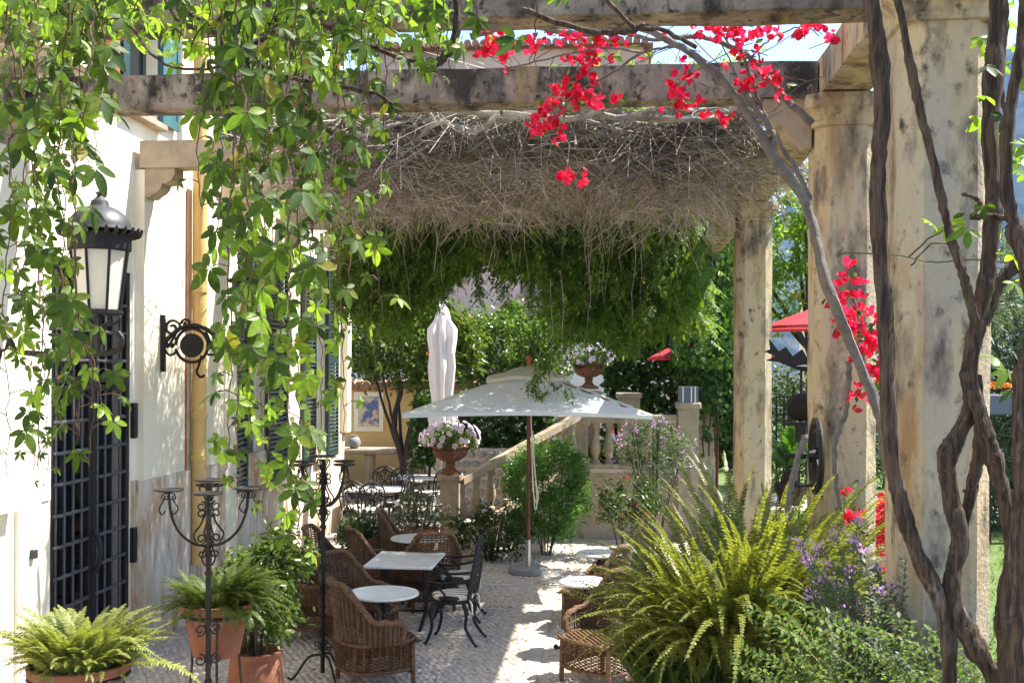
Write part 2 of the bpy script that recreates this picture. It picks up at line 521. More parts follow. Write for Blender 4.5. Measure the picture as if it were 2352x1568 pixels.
def scatter(name, tpl, pos, R, size, m, root=None, kind='stuff'):
    tv, tf = tpl
    n, k = len(pos), len(tv)
    size = np.broadcast_to(np.asarray(size, float), (n,))
    v = np.einsum('nij,kj->nki', R, tv) * size[:, None, None] + np.asarray(pos)[:, None, :]
    f = tf[None] + (np.arange(n) * k)[:, None, None]
    v = v.reshape(-1, 3)
    if root is not None:
        v = v - np.array(world_origin(root))
    return put(name, npmesh(name, v, f.reshape(-1, tf.shape[1]), m), root, kind)


def rand_dirs(n, zlo=-1.0, zhi=1.0):
    z = RNG.uniform(zlo, zhi, n)
    a = RNG.uniform(0, 2 * math.pi, n)
    r = np.sqrt(np.maximum(0, 1 - z * z))
    return np.stack([r * np.cos(a), r * np.sin(a), z], -1)


def blade(length, width, fold=.12, tip=.0, at=0.0):
    """pointed oval leaf, six triangles, folded along its midrib and curling down"""
    L, W = length, width / 2
    v = [(0, at, 0), (-W * .75, at + L * .25, fold * W), (-W, at + L * .52, fold * W), (0, at + L, -fold * L * .8), (W, at + L * .52, fold * W), (W * .75, at + L * .25, fold * W),
         (0, at + L * .38, -fold * W * .6)]
    f = [(0, 6, 1), (1, 6, 2), (2, 6, 3), (3, 6, 4), (4, 6, 5), (5, 6, 0)]
    return np.array(v), np.array(f)


def join(tpls):
    vs, fs, o = [], [], 0
    for v, f in tpls:
        vs.append(v)
        fs.append(f + o)
        o += len(v)
    return np.concatenate(vs), np.concatenate(fs)


def rotz(t, a, off=(0, 0, 0), tilt=0.0, s=1.0):
    v, f = t
    R = np.array(Matrix.Rotation(a, 3, 'Z') @ Matrix.Rotation(tilt, 3, 'X'))
    return (v * s) @ R.T + np.array(off), f


LEAF = blade(1, .5)
LEAF4 = (np.array([(0, 0, 0), (-.25, .45, .06), (0, 1, -.08), (.25, .45, .06)]), np.array([(0, 3, 2), (0, 2, 1)]))
LONG = (np.array([(0, 0, 0), (-.1, .45, .02), (0, 1, -.06), (.1, .45, .02)]), np.array([(0, 3, 2), (0, 2, 1)]))
HEART = (np.array([(0, 0, 0), (-.42, .12, .04), (-.5, .45, .03), (0, 1, -.12), (.5, .45, .03), (.42, .12, .04), (0, .4, -.04)]),
         np.array([(0, 6, 1), (1, 6, 2), (2, 6, 3), (3, 6, 4), (4, 6, 5), (5, 6, 0)]))


def toothed(length, width, k=7):
    """Virginia creeper leaflet: serrated, folded along the midrib"""
    v, f = [], []
    for i in range(k + 1):
        v.append((0, length * i / k * .98, -.10 * length * (i / k) ** 2))
    for side in (-1, 1):
        o = len(v)
        for i in range(1, k):
            s_ = i / k
            w_ = width / 2 * 2.3 * s_ ** .75 * (1 - s_) ** 1.1
            v.append((side * w_, length * (s_ + .06), .16 * w_ - .10 * length * s_ ** 2))
        for i in range(1, k):
            a, b = o + i - 1, (o + i if i < k - 1 else None)
            tri = [(i - 1 if i == 1 else i - 1, a, i)] if i == 1 else []
            if i == 1:
                f.append((0, 1, a) if side > 0 else (0, a, 1))
            if b is not None:
                q = (i, i + 1, b, a)
                f += [(q[0], q[1], q[2]), (q[0], q[2], q[3])] if side > 0 else [(q[0], q[2], q[1]), (q[0], q[3], q[2])]
            else:
                f.append((i, i + 1, a) if side > 0 else (i, a, i + 1))
    return np.array(v), np.array(f)


def palmate(seed):
    r = random.Random(seed)
    t = []
    for a, L, W in ((-1.95, .66, .46), (-.98, .92, .60), (0, 1.05, .64), (.98, .92, .60), (1.95, .66, .46)):
        s_ = r.uniform(.88, 1.1)
        v, f = toothed(L * s_, W * s_)
        v = v + np.array((0, .05, 0))
        t.append(rotz((v, f), a + r.uniform(-.13, .13), tilt=r.uniform(-.55, .0)))
    return join(t)


def pinnate(pairs=5, seed=0):
    r = random.Random(seed)
    t = [(np.array([(-.008, 0, 0), (.008, 0, 0), (.004, 1, -.16), (-.004, 1, -.16)]), np.array([(0, 1, 2), (0, 2, 3)]))]
    for i in range(pairs):
        s_ = .22 + .70 * i / pairs
        for sd in (-1, 1):
            t.append(rotz((LEAF4[0] * np.array([.8, 1, 1]), LEAF4[1]), sd * -r.uniform(.95, 1.3), (0, s_, -.16 * s_ * s_), r.uniform(-.5, -.1), .34 * (1 - .3 * abs(s_ - .5))))
    t.append(rotz((LEAF4[0] * np.array([.8, 1, 1]), LEAF4[1]), 0, (0, .96, -.15), -.3, .32))
    return join(t)


PALM = [palmate(i) for i in range(5)]
PINN = [pinnate(5, i) for i in range(3)]


def clumps(center, radii, n, nclump, spread, shell=.55):
    c = np.array(center, float)
    d = rand_dirs(nclump)
    rr = (RNG.uniform(shell ** 3, 1, nclump)) ** (1 / 3)
    cc = d * rr[:, None] * np.array(radii)
    idx = RNG.integers(0, nclump, n)
    w_ = RNG.uniform(.55, 1.35, nclump)[idx]
    return c + cc[idx] + RNG.normal(0, 1, (n, 3)) * spread * w_[:, None]


def leaf_cloud(name, pos, tpl, size, m, root, droop=.3, up=.8, kind='stuff'):
    n = len(pos)
    d = rand_dirs(n, -1, .5)
    d[:, 2] -= droop
    nn = rand_dirs(n) * .9 + np.array([0, 0, up])
    return scatter(name, tpl, pos, frames(d, nn), RNG.uniform(size[0], size[1], n), m, root, kind)


def spline(pts, n=8, jit=0.0):
    """Catmull-Rom through points"""
    pts = [Vector(p) for p in pts]
    out = []
    for i in range(len(pts) - 1):
        p0, p1, p2, p3 = pts[max(i - 1, 0)], pts[i], pts[i + 1], pts[min(i + 2, len(pts) - 1)]
        for k in range(n):
            t = k / n
            q = .5 * ((2 * p1) + (p2 - p0) * t + (2 * p0 - 5 * p1 + 4 * p2 - p3) * t * t + (3 * p1 - p0 - 3 * p2 + p3) * t ** 3)
            if jit:
                q = q + Vector([random.uniform(-jit, jit) for _ in range(3)])
            out.append(q)
    out.append(pts[-1])
    return out


def scroll(c, r0, r1, a0, turns, n=18, plane='XZ'):
    """flat spiral in the given plane"""
    out = []
    for i in range(n + 1):
        t = i / n
        r = r0 + (r1 - r0) * t
        a = a0 + turns * 2 * math.pi * t
        x, y = r * math.cos(a), r * math.sin(a)
        out.append((c[0] + x, c[1], c[2] + y) if plane == 'XZ' else (c[0], c[1] + x, c[2] + y))
    return out

# ============================================================ setting: ground
XW = -4.6
s = MB().box(-1500, 2200, -60, 2100, -.9, -.02)
structure('ground', s, M['soil'])
lawn = structure('lawn', MB().box(2.05, 40, 7.0, 60, -.018, -.004), M['lawn'])
structure('path', MB().box(2.05, 40, 21.6, 24.2, -.003, .004), M['gravel'])
court = structure('courtyard', MB().box(XW, 1.25, 1.0, 26.0, -.018, 0), M['mortar'])

# paving: pale slab strip and cobbles that stand proud of their bed
slab_me = MB().cbox(-.068, .068, -.2, .2, 0, .012, .006)
slab_me = slab_me.build('paving_slab', M['slab'], court, world=False)
slab_me.location = (-.69, 8.6, 0)
for i in range(1, 20):
    o = slab_me.copy()
    COL.objects.link(o)
    o.location = (-.69 + random.uniform(-.004, .004), 8.6 + .405 * i, random.uniform(-.002, .002))
for yy, x0, x1 in ((11.05, -4.2, 1.1), (13.6, -4.2, 1.1)):
    x = x0
    while x < x1:
        if not -1.0 < x < -.35:
            o = slab_me.copy()
            COL.objects.link(o)
            o.location = (x, yy, random.uniform(-.003, .001))
            o.rotation_euler = (0, 0, math.pi / 2)
        x += .405


def cobble_tpl(seed):
    r = random.Random(seed)
    n = 7
    a = [2 * math.pi * (i + r.uniform(-.25, .25)) / n for i in range(n)]
    q = [r.uniform(.8, 1.05) for _ in range(n)]
    v = [(q[i] * math.cos(a[i]), q[i] * math.sin(a[i]), 0) for i in range(n)] + [(.72 * q[i] * math.cos(a[i]), .72 * q[i] * math.sin(a[i]), .42) for i in range(n)] + [(0, 0, .52)]
    f = [(i, (i + 1) % n, n + (i + 1) % n) for i in range(n)] + [(i, n + (i + 1) % n, n + i) for i in range(n)] + [(n + i, n + (i + 1) % n, 2 * n) for i in range(n)]
    return np.array(v), np.array(f)


ctp = [cobble_tpl(i) for i in range(6)]
spots = []
yy = 8.7
row = 0
while yy < 17.0:
    x = -4.35 + (row % 2) * .033
    while x < 1.2:
        if not (-.80 < x < -.58) and not (abs(yy - 11.05) < .11 or abs(yy - 13.6) < .11):
            spots.append((x + random.uniform(-.013, .013), yy + random.uniform(-.013, .013), random.uniform(-.010, -.001)))
        x += .063 + yy * .001
    yy += .063
    row += 1
spots = np.array(spots)
near = np.argsort(np.hypot(spots[:, 0] + 1.0, spots[:, 1] - 9.0) + np.where(spots[:, 0] < -2.9, 3, 0) + np.where(spots[:, 0] > -.3, 2, 0))
cob_me = [npmesh('cobble', v * .036, f, M['cobble']) for v, f in ctp]
for k, i in enumerate(near[:300]):
    o = put('cobble', cob_me[k % 6], court, None, spots[i], (0, 0, random.uniform(0, 6.28)), (random.uniform(.9, 1.2), random.uniform(.8, 1.02), 1))
rest = near[300:]
ang = RNG.uniform(0, 6.28, len(rest))
R = np.zeros((len(rest), 3, 3))
R[:, 0, 0] = R[:, 1, 1] = np.cos(ang)
R[:, 0, 1], R[:, 1, 0] = -np.sin(ang), np.sin(ang)
R[:, 2, 2] = 1
for k in range(6):
    q = np.arange(len(rest)) % 6 == k
    if k == 0:
        vv, ff, off = [], [], 0
    tv, tf = ctp[k]
    pv = np.einsum('nij,kj->nki', R[q], tv) * RNG.uniform(.031, .041, q.sum())[:, None, None] + spots[rest][q][:, None, :]
    vv.append(pv.reshape(-1, 3))
    ff.append((tf[None] + (np.arange(q.sum()) * len(tv))[:, None, None]).reshape(-1, 3) + off)
    off += q.sum() * len(tv)
put('cobble_field', npmesh('cobble_field', np.concatenate(vv), np.concatenate(ff), M['cobble']), court, 'stuff')

# air: even pale haze that turns the mountain blue
hz = bpy.data.materials.new('air')
hz.use_nodes = True
for n_ in list(hz.node_tree.nodes):
    if n_.type != 'OUTPUT_MATERIAL':
        hz.node_tree.nodes.remove(n_)
pv = hz.node_tree.nodes.new('ShaderNodeVolumePrincipled')
pv.inputs['Color'].default_value = (.32, .54, 1, 1)
pv.inputs['Density'].default_value = .00017
hz.node_tree.links.new(pv.outputs[0], hz.node_tree.nodes['Material Output'].inputs['Volume'])
hzo = MB().box(-1600, 2300, -80, 2200, -2.0, 640).build('haze', hz)
hzo['kind'] = 'stuff'

# mountain ridge
hb, nx, ny = MB(), 90, 14
hv, hf = [], []
for j in range(ny):
    for i in range(nx):
        x = -900 + 2600 * i / (nx - 1)
        y = 1150 + 700 * j / (ny - 1)
        t = j / (ny - 1)
        ridge = 120 + 390 * (1 / (1 + math.exp(-(x - 330) / 120))) + 30 * math.sin(x * .013) + 16 * math.sin(x * .041 + 1) + 9 * math.sin(x * .11)
        hv.append((x + 12 * math.sin(j * 2.1 + x * .02), y, -1 + ridge * math.sin(t * math.pi / 2) ** .8 + (random.uniform(-7, 7) if j else 0)))
for j in range(ny - 1):
    for i in range(nx - 1):
        a = j * nx + i
        hf.append((a, a + 1, a + nx + 1, a + nx))
hb.add(hv, hf)
structure('mountain', hb, M['forest'], True)

# ============================================================ villa along the courtyard
villa = thing('villa', 'cream plastered villa with green shutters and a barred door beside the courtyard', 'house', (XW, 10, 0))
DOOR = (8.62, 10.12, .0, 3.62)
WIN = [(13.4, 14.2, 1.2, 4.42), (16.6, 17.3, 1.3, 4.42)]
UPW = [(9.9, 10.7, 5.2, 7.5), (12.9, 13.8, 5.2, 7.4), (15.6, 16.5, 5.2, 7.4)]
opens = [DOOR] + WIN + UPW
ys = sorted({2.0, 18.6} | {o[0] for o in opens} | {o[1] for o in opens})
zs = sorted({0.0, 9.2} | {o[2] for o in opens} | {o[3] for o in opens})
wb = MB()
for a, b in zip(ys[:-1], ys[1:]):
    run = None
    for c, d in zip(zs[:-1], zs[1:]):
        hole = any(o[0] <= a + 1e-6 and b <= o[1] + 1e-6 and o[2] <= c + 1e-6 and d <= o[3] + 1e-6 for o in opens)
        if hole:
            if run:
                wb.box(XW - .35, XW, a, b, run[0], run[1])
            run = None
        else:
            run = (run[0], d) if run else (c, d)
    if run:
        wb.box(XW - .35, XW, a, b, run[0], run[1])
wb.build('wall', M['plaster'], villa)
MB().box(XW - 7, XW - .35, 18.3, 18.6, 0, 9.2).build('end_wall', M['plaster'], villa)
ib = MB()
ib.box(XW - 2.4, XW - 2.3, 2, 18.3, 0, 9.2).box(XW - 2.3, XW - .36, 2, 18.3, 4.75, 4.85).box(XW - 2.3, XW - .36, 2, 18.3, 9.0, 9.1)
ib.box(XW - 2.3, XW - .36, 1.9, 2, 0, 9.2)
ib.build('interior', M['dark'], villa)  # unseen dark box added to stop light inside the villa
MB().box(XW - 7, XW + .35, 2, 18.9, 9.2, 9.32).build('roof', M['rooftile'], villa)


def dado(y0, y1, x):
    MB().box(XW, x, y0, y1, 0, 1.62).build('dado', M['dado' if y0 > 9 else 'dado_sunlit'], villa)


dado(2, 7.6, XW + .03)
dado(8.08, DOOR[0] - .2, XW + .03)
dado(DOOR[1] + .02, 10.2, XW + .03)
dado(10.2, 12.4, XW + .13)
dado(12.78, 18.55, XW + .03)
# raised wall panels: the strip between two beams stands a hand's breadth proud
MB().box(XW, XW + .10, 10.2, 12.4, 1.62, 4.63).build('wall_panel', M['plaster'], villa)
for y0 in (7.6, 12.4):
    MB().box(XW, XW + .12, y0, y0 + .4, 1.62 if y0 < 9 else 0, 4.36).build('pilaster', M['plaster'], villa)
# whitewashed door reveal
rv = MB()
rv.box(XW, XW + .015, DOOR[1] + .02, 10.2, 1.62, 3.8)
rv.build('door_surround', M['white_plaster'], villa)
MB().box(XW, XW + .015, DOOR[0] - .2, DOOR[0] - .02, 1.62, 3.8).build('door_surround', M['white_plaster'], villa)

# corbels carrying the pergola beams
cp = [(0, 0), (.30, 0), (.30, -.055), (.27, -.115), (.215, -.145), (.175, -.15), (.165, -.185), (.13, -.225), (.085, -.25), (.05, -.28), (0, -.285)]
cmx = Matrix.Rotation(math.pi / 2, 4, 'X')
for by in (7.75, 10.2, 12.45, 14.75, 17.05):
    cb = MB().prism([(XW + .10 + x, 4.645 + z) for x, z in cp], -by - .22, -by, cmx)
    cb.build('corbel', M['pale_stone'], villa)

# downpipe with collars and a thin cable
dp = on_wall(459, 600, XW + .2)
MB().tube([(XW + .2, dp.y, .6), (XW + .2, dp.y, 9.1)], .075, 14).build('downpipe', M['pipe'], villa, True)
for z in (1.75, 2.2, 3.55, 4.9, 6.4):
    MB().lathe([(.076, -.03), (.09, -.028), (.09, .028), (.076, .03)], 14, (XW + .2, dp.y, z)).build('pipe_collar', M['pipe'], villa)
MB().tube([(XW + .113, dp.y - .14, .3), (XW + .113, dp.y - .14, 4.6)], .011, 6).build('cable', M['brown_wood'], villa)
jb = on_wall(348, 1182, XW + .015)
MB().cbox(XW + .015, XW + .05, jb.y - .03, jb.y + .03, jb.z - .03, jb.z + .03, .005).build('switch_box', M['iron'], villa)
jb = on_wall(71, 1272, XW + .03)
MB().cbox(XW, XW + .07, jb.y - .02, jb.y + .04, jb.z - .035, jb.z + .035, .005).build('switch_box', M['lead'], villa)

# barred double door
door = MB().box(XW - .16, XW - .145, DOOR[0] + .05, DOOR[1] - .05, 0, DOOR[3] - .05).build('door', M['glass'], villa)
door['label'] = 'dark glazed double door behind an iron grille'
fr = MB()
y0, y1, z1 = DOOR[0], DOOR[1], DOOR[3]
ym = (y0 + y1) / 2
for a, b in ((y0, y0 + .07), (ym - .07, ym - .005), (ym + .005, ym + .07), (y1 - .07, y1)):
    fr.box(XW - .05, XW - .01, a, b, 0, z1)
for a, b in ((z1 - .07, z1), (2.50, 2.555), (2.575, 2.63)):
    fr.box(XW - .052, XW - .008, y0 + .001, y1 - .001, a + .001, b - .001)
fr.build('grille_frame', M['iron'], door)
hb_ = MB().tube([(0, -.32 + .08 * i, .004 * math.sin(i * 2.6)) for i in range(9)], .017, 6, wob=.12).build('bar', M['grey_iron'], door, world=False)
vb_ = MB().tube([(0, 0, -.62), (0, 0, .62)], .014, 6).build('bar', M['grey_iron'], door, world=False)
off = Vector((XW, 10, 0))
first = True
for side in (0, 1):
    ya, yb = (y0 + .07, ym - .07) if side == 0 else (ym + .07, y1 - .07)
    for i in range(13):
        z = .14 + .263 * i
        if 2.44 < z < 2.66:
            continue
        o = hb_ if first else hb_.copy()
        if not first:
            COL.objects.link(o)
        first = False
        o.location = Vector((XW - .02, (ya + yb) / 2, z)) - off
        o.scale = (1, (yb - ya) / .64, 1)
    for j in range(4):
        for zc, L in ((1.25, 1.25), (3.09, .46)):
            o = vb_ if (side == 0 and j == 0 and zc < 2) else vb_.copy()
            if o is not vb_:
                COL.objects.link(o)
            o.location = Vector((XW - .035, ya + (yb - ya) * (j + .5) / 4, zc)) - off
            o.scale = (1, 1, L / .62)
for z in (1.0, 2.2):
    MB().cbox(XW - .006, XW + .05, y1 + .0, y1 + .07, z - .17, z + .17, .01).build('hinge', M['iron'], door)
MB().tube([(XW + .01, ym + .0, .86), (XW + .06, ym, .95), (XW + .075, ym, 1.06), (XW + .06, ym, 1.17), (XW + .01, ym, 1.26)], .022, 8, flat=.7).build('handle', M['iron'], door)


# louvred shutters
def shutter(y0, y1, z0, z1, x=XW + .045, label=None, solid=False):
    fb = MB()
    t = .02
    for a, b in ((y0, y0 + .07), (y1 - .07, y1)):
        fb.box(x - t, x + t, a, b, z0, z1)
    for a, b in ((z0, z0 + .09), ((z0 + z1) / 2 - .05, (z0 + z1) / 2 + .05), (z1 - .09, z1)):
        fb.box(x - t + .001, x + t - .001, y0 + .07, y1 - .07, a, b)
    if solid:
        fb.box(x - t * .4, x + t * .4, y0 + .07, y1 - .07, z0 + .09, z1 - .09)
    sh = fb.build('shutter', M['green_paint'] if not solid else M['green_panel'], villa)
    if label:
        sh['label'] = label
    if solid:
        return
    w_ = (y1 - y0 - .14) / 2
    sl = MB().box(-.028, .028, -w_, w_, -.006, .006).build('slat', M['green_paint'], sh, world=False)
    z, k = z0 + .12, 0
    while z < z1 - .1:
        if abs(z - (z0 + z1) / 2) > .06:
            o = sl if k == 0 else sl.copy()
            if k:
                COL.objects.link(o)
            o.location = Vector((x, (y0 + y1) / 2, z)) - world_origin(sh)
            o.rotation_euler = (0, math.radians(38), 0)
            k += 1
        z += .062


for a, b, c, d in WIN:
    q = .88 if a < 15 else .68
    shutter(a - q - .01, a - .01, c - .02, d)
    shutter(b + .01, b + q + .01, c - .02, d)
for a, b, c, d in UPW:
    if a < 10:
        shutter(b + .02, b + .46, c, d, solid=True)
        shutter(a - .45, a - .02, c, d)
    else:
        shutter(a - .55, a - .01, c, d)
        shutter(b + .01, b + .55, c, d)
for k, (a, b, c, d) in enumerate(WIN + UPW):
    fb = MB()
    x = XW - .14
    for p, q in ((a, a + .06), ((a + b) / 2 - .04, (a + b) / 2 + .04), (b - .06, b)):
        fb.box(x - .03, x + .03, p, q, c, d)
    for p, q in ((c, c + .07), (d - .07, d), (c + (d - c) * .62, c + (d - c) * .62 + .05)):
        fb.box(x - .028, x + .028, a + .001, b - .001, p + .001, q - .001)
    wf = fb.build('window', M['white_paint'] if k < 2 else M['green_paint'], villa)
    MB().box(x - .006, x + .006, a + .05, b - .05, c + .05, d - .05).build('pane', M['glass'], wf)
    MB().cbox(XW - .12, XW + .10, a - .06, b + .06, c - .085, c - .022, .008).build('sill', M['pale_stone'], wf)
    if k < 2:   # plain stone surround seen beside the near shutters
        MB().box(XW, XW + .02, a - .001, a + .04, c, d).build('reveal', M['white_paint'], wf)
MB().cbox(XW, XW + .13, 18.36, 18.6, 1.62, 4.36, .01).build('quoin', M['plaster'], villa)

# balcony above the barred door
bal = MB().box(XW, -4.0, 6.4, 8.38, 5.0, 5.12).build('balcony', M['plaster'], villa)
MB().box(-4.02, -3.97, 6.38, 8.42, 5.12, 5.16).build('ledge', M['white_paint'], bal)
MB().box(-4.05, -3.98, 6.4, 8.36, 6.06, 6.10).build('rail', M['iron'], bal)
bs = MB().tube([(0, 0, 0), (0, 0, .9)], .009, 6)
for zc in (.18, .45, .72):
    bs.tube(scroll((0, 0, zc), .02, .055, 0, 1.5, 12, 'YZ'), .007, 5)
    bs.sphere((0, 0, zc + .1), .018, 6, 4)
b0 = bs.build('baluster', M['iron'], bal, world=False)
for i in range(16):
    o = b0 if i == 0 else b0.copy()
    if i:
        COL.objects.link(o)
    o.location = Vector((-4.01, 6.48 + .123 * i, 5.16)) - world_origin(bal)
MB().box(-4.06, -3.96, 8.40, 8.50, 5.0, 9.2).build('post', M['brown_wood'], villa)
for y in (13.95, 16.0, 17.3):
    MB().box(XW + .005, XW + .10, y + .45, y + .56, 4.95, 9.2).build('post', M['brown_wood'], villa)

# wall tap
tp = P(1356, 1104, 18.0)
tap = MB().tube([(tp.x - .22, tp.y, tp.z), (tp.x, tp.y, tp.z), (tp.x + .03, tp.y, tp.z - .05)], .022, 8).tube([(tp.x - .05, tp.y, tp.z), (tp.x - .05, tp.y, tp.z + .1)], .012, 6).sphere((tp.x - .05, tp.y, tp.z + .11), .03, 8, 5, (1, 1, .4))
tag(tap.build('water_tap', M['iron']), 'small dark tap sticking out from the far corner of the cream villa wall', 'tap')

# ============================================================ pergola
perg = thing('pergola', 'stone pergola of weathered columns and concrete beams spanning the courtyard', 'pergola', (1.66, 8, 0))


def column(x, y, hw, top, label=None, cap=True, foot=0.0):
    rng = random.Random(int(x * 100 + y * 37))

    def loop(h, c, z, j=.004):
        pts = [(-h, -h + c), (-h + c, -h), (h - c, -h), (h, -h + c), (h, h - c), (h - c, h), (-h + c, h), (-h, h - c)]
        return [(x + px + rng.uniform(-j, j), y + py + rng.uniform(-j, j), z) for px, py in pts]
    v, f = [], []
    zs_ = [foot + (top - .22 - foot) * i / 14 for i in range(15)]
    for z in zs_:
        v += loop(hw, hw * .42, z)
    for k in range(14):
        f += [(k * 8 + i, k * 8 + (i + 1) % 8, k * 8 + 8 + (i + 1) % 8, k * 8 + 8 + i) for i in range(8)]
    f += [tuple(range(7, -1, -1)), tuple(range(112, 120))]
    c = MB().add(v, f).build('column', M['column'], perg)
    if label:
        c['label'] = label
    if cap:
        v, f = [], []
        prof = [(hw * 1.0, top - .22), (hw * 1.09, top - .215), (hw * 1.10, top - .185), (hw * 1.06, top - .175), (hw * 1.12, top - .14), (hw * 1.22, top - .105), (hw * 1.32, top - .09), (hw * 1.33, top)]
        for h, z in prof:
            v += loop(h, h * .30, z, .006)
        n = len(prof)
        for k in range(n - 1):
            f += [(k * 8 + i, k * 8 + (i + 1) % 8, k * 8 + 8 + (i + 1) % 8, k * 8 + 8 + i) for i in range(8)]
        f += [tuple(range(7, -1, -1)), tuple(range(8 * n - 8, 8 * n))]
        MB().add(v, f).build('capital', M['column'], c)
    return c


column(1.66, 5.72, .222, 4.64, 'tallest fluted column behind the twisted vine trunks')
column(1.66, 8.0, .215, 4.64, 'column with red bougainvillea flowers hanging before it')
column(1.66, 12.9, .205, 4.64, 'slender column standing above the big fern')
column(1.66, 19.6, .21, 4.64, 'farthest column wrapped in ivy')


def beam(x0, x1, y0, y1, z0, z1, m='beam'):
    # rough cast beam: many sections so that its edges are not ruler straight
    rng = random.Random(int(y0 * 91 + x0 * 7))
    along_x = (x1 - x0) > (y1 - y0)
    n = 26
    v, f = [], []
    for i in range(n + 1):
        t = i / n
        q = [rng.uniform(-.008, .008) for _ in range(8)]
        if along_x:
            x = x0 + (x1 - x0) * t
            v += [(x, y0 + q[0], z0 + q[1]), (x, y1 + q[2], z0 + q[3]), (x, y1 + q[4], z1 + q[5]), (x, y0 + q[6], z1 + q[7])]
        else:
            y = y0 + (y1 - y0) * t
            v += [(x0 + q[0], y, z0 + q[1]), (x0 + q[2], y, z1 + q[3]), (x1 + q[4], y, z1 + q[5]), (x1 + q[6], y, z0 + q[7])]
    for k in range(n):
        f += [(k * 4 + i, k * 4 + (i + 1) % 4, k * 4 + 4 + (i + 1) % 4, k * 4 + 4 + i) for i in range(4)]
    f += [(3, 2, 1, 0), (n * 4, n * 4 + 1, n * 4 + 2, n * 4 + 3)]
    b = MB().add(v, f).build('beam', M[m], perg)
    return b


BEAMS = [6.1, 8.0, 10.3, 12.55, 14.85, 17.15, 19.5]
for y in BEAMS:
    beam(XW + .06 if y > 6.5 else XW + .002, 1.46, y - .13, y + .13, 4.648, 4.90, 'beam' if y < 9 else 'pale_stone')
beam(1.475, 1.80, 2.0, 20.2, 4.655, 4.925, 'column')
for y in (8.0, 12.7):
    MB().prism([(1.425 - x * 1.1, 4.642 + z * 1.25) for x, z in reversed(cp)], -y - .14, -y + .10, cmx).build('bracket', M['pale_stone'], perg)

# ============================================================ ochre garden wall, stairs, terrace
ow = thing('garden_wall', 'ochre yellow garden wall with a red tile capping behind the iron tables', 'wall', (-5, 24.5, 0))
MB().box(-9.5, -3.0, 24.4, 24.7, 0, 2.25).build('wall', M['ochre'], ow)
tl = MB().tube([(0, -.22, 0), (0, .26, .06)], .09, 8)
t0 = tl.build('tile', M['rooftile'], ow, world=False)
for i in range(38):
    o = t0 if i == 0 else t0.copy()
    if i:
        COL.objects.link(o)
    o.location = Vector((-9.4 + .17 * i, 24.5, 2.34 + .006 * (i % 3))) - world_origin(ow)
MB().box(-9.5, -3.0, 24.3, 24.8, 2.25, 2.31).build('capping', M['orange_pot'], ow)
for x in (-4.1, -3.35):
    MB().cbox(x, x + .22, 24.3, 24.4, 0, 2.25, .01).build('pilaster', M['plaster'], ow)
pic = P(845, 945, 24.3)
pb = MB().box(pic.x - .34, pic.x + .34, 24.37, 24.4, pic.z - .45, pic.z + .45).build('tile_picture', M['plaster'], ow)
for a, b, c, d, mm in ((-.24, .24, -.34, .34, 'tile_blue'),):
    MB().cbox(pic.x + a, pic.x + b, 24.358, 24.37, pic.z + c, pic.z + d, .004).build('tile', M[mm], pb)
bn = thing('stone_bench', 'pale stone bench and ledge along the ochre wall', 'bench', (-5, 23.4, 0))
MB().cbox(-8.5, -4.6, 23.2, 23.9, .86, .98, .03).build('seat', M['pale_stone'], bn)
MB().cbox(-4.5, -3.05, 23.0, 23.9, .70, .82, .03).build('seat', M['pale_stone'], bn)
for x in (-6.6, -5.2, -4.2, -3.3):
    MB().lathe([(.14, 0), (.11, .1), (.09, .3), (.12, .6), (.13, .70 if x > -4.6 else .86)], 12, (x, 23.4, 0)).build('leg', M['pale_stone'], bn)
jp = P(813, 1058, 23.4)
tag(MB().lathe([(.06, 0), (.13, .05), (.15, .14), (.12, .22), (.07, .26), (.08, .29)], 16, (jp.x, 23.4, .98)).build('ceramic_jar', M['granite'], None, True),
    'small grey patterned jar on the stone ledge by the ochre wall', 'jar')

TY, TZ = 17.5, 1.15
terr = thing('terrace', 'raised stone terrace with a balustrade and stair above the courtyard', 'terrace', (0, TY, 0))
MB().box(-.55, 1.40, TY, 21.5, 0, TZ - .08).build('wall', M['pale_stone'], terr)
MB().cbox(-.60, 1.42, TY - .07, 21.5, TZ - .08, TZ, .02).build('floor', M['slab'], terr)
MB().box(-.9, -.56, 18.8, 30, 0, 1.9).build('wall', M['pale_stone'], terr)


def pier(x, y, w_, z0, z1, root, m='pale_stone', name='pier'):
    p = MB().box(x - w_, x + w_, y - w_, y + w_, z0, z1 - .10).build(name, M[m], root)
    MB().cbox(x - w_ - .035, x + w_ + .035, y - w_ - .035, y + w_ + .035, z1 - .10, z1, .02).build('cap', M[m], p)
    MB().cbox(x - w_ - .03, x + w_ + .03, y - w_ - .03, y + w_ + .03, z0, z0 + .16, .02).build('plinth', M[m], p)
    return p


A = Vector((-2.34, 16.0, 0))
pier(A.x, A.y, .14, 0, 1.16, terr)
bp_ = [(.075, 0), (.075, .05), (.045, .07), (.05, .10), (.083, .20), (.088, .27), (.06, .40), (.042, .50), (.05, .53), (.05, .56), (.072, .58), (.072, .65)]
bal_me = MB().lathe(bp_, 14).build('baluster', M['pale_stone'], terr, True, world=False)
B = Vector((-.45, TY, TZ))
nb = 9
for i in range(nb):
    t = (i + .7) / (nb + .4)
    q = A.lerp(B, t)
    o = bal_me if i == 0 else bal_me.copy()
    if i:
        COL.objects.link(o)
    o.location = Vector((q.x, q.y, .28 + (1.3 - .28) * t)) - world_origin(terr)
for k in range(7):
    o = bal_me.copy()
    COL.objects.link(o)
    o.location = Vector((-.22 + .215 * k, TY + .02, TZ + .06)) - world_origin(terr)


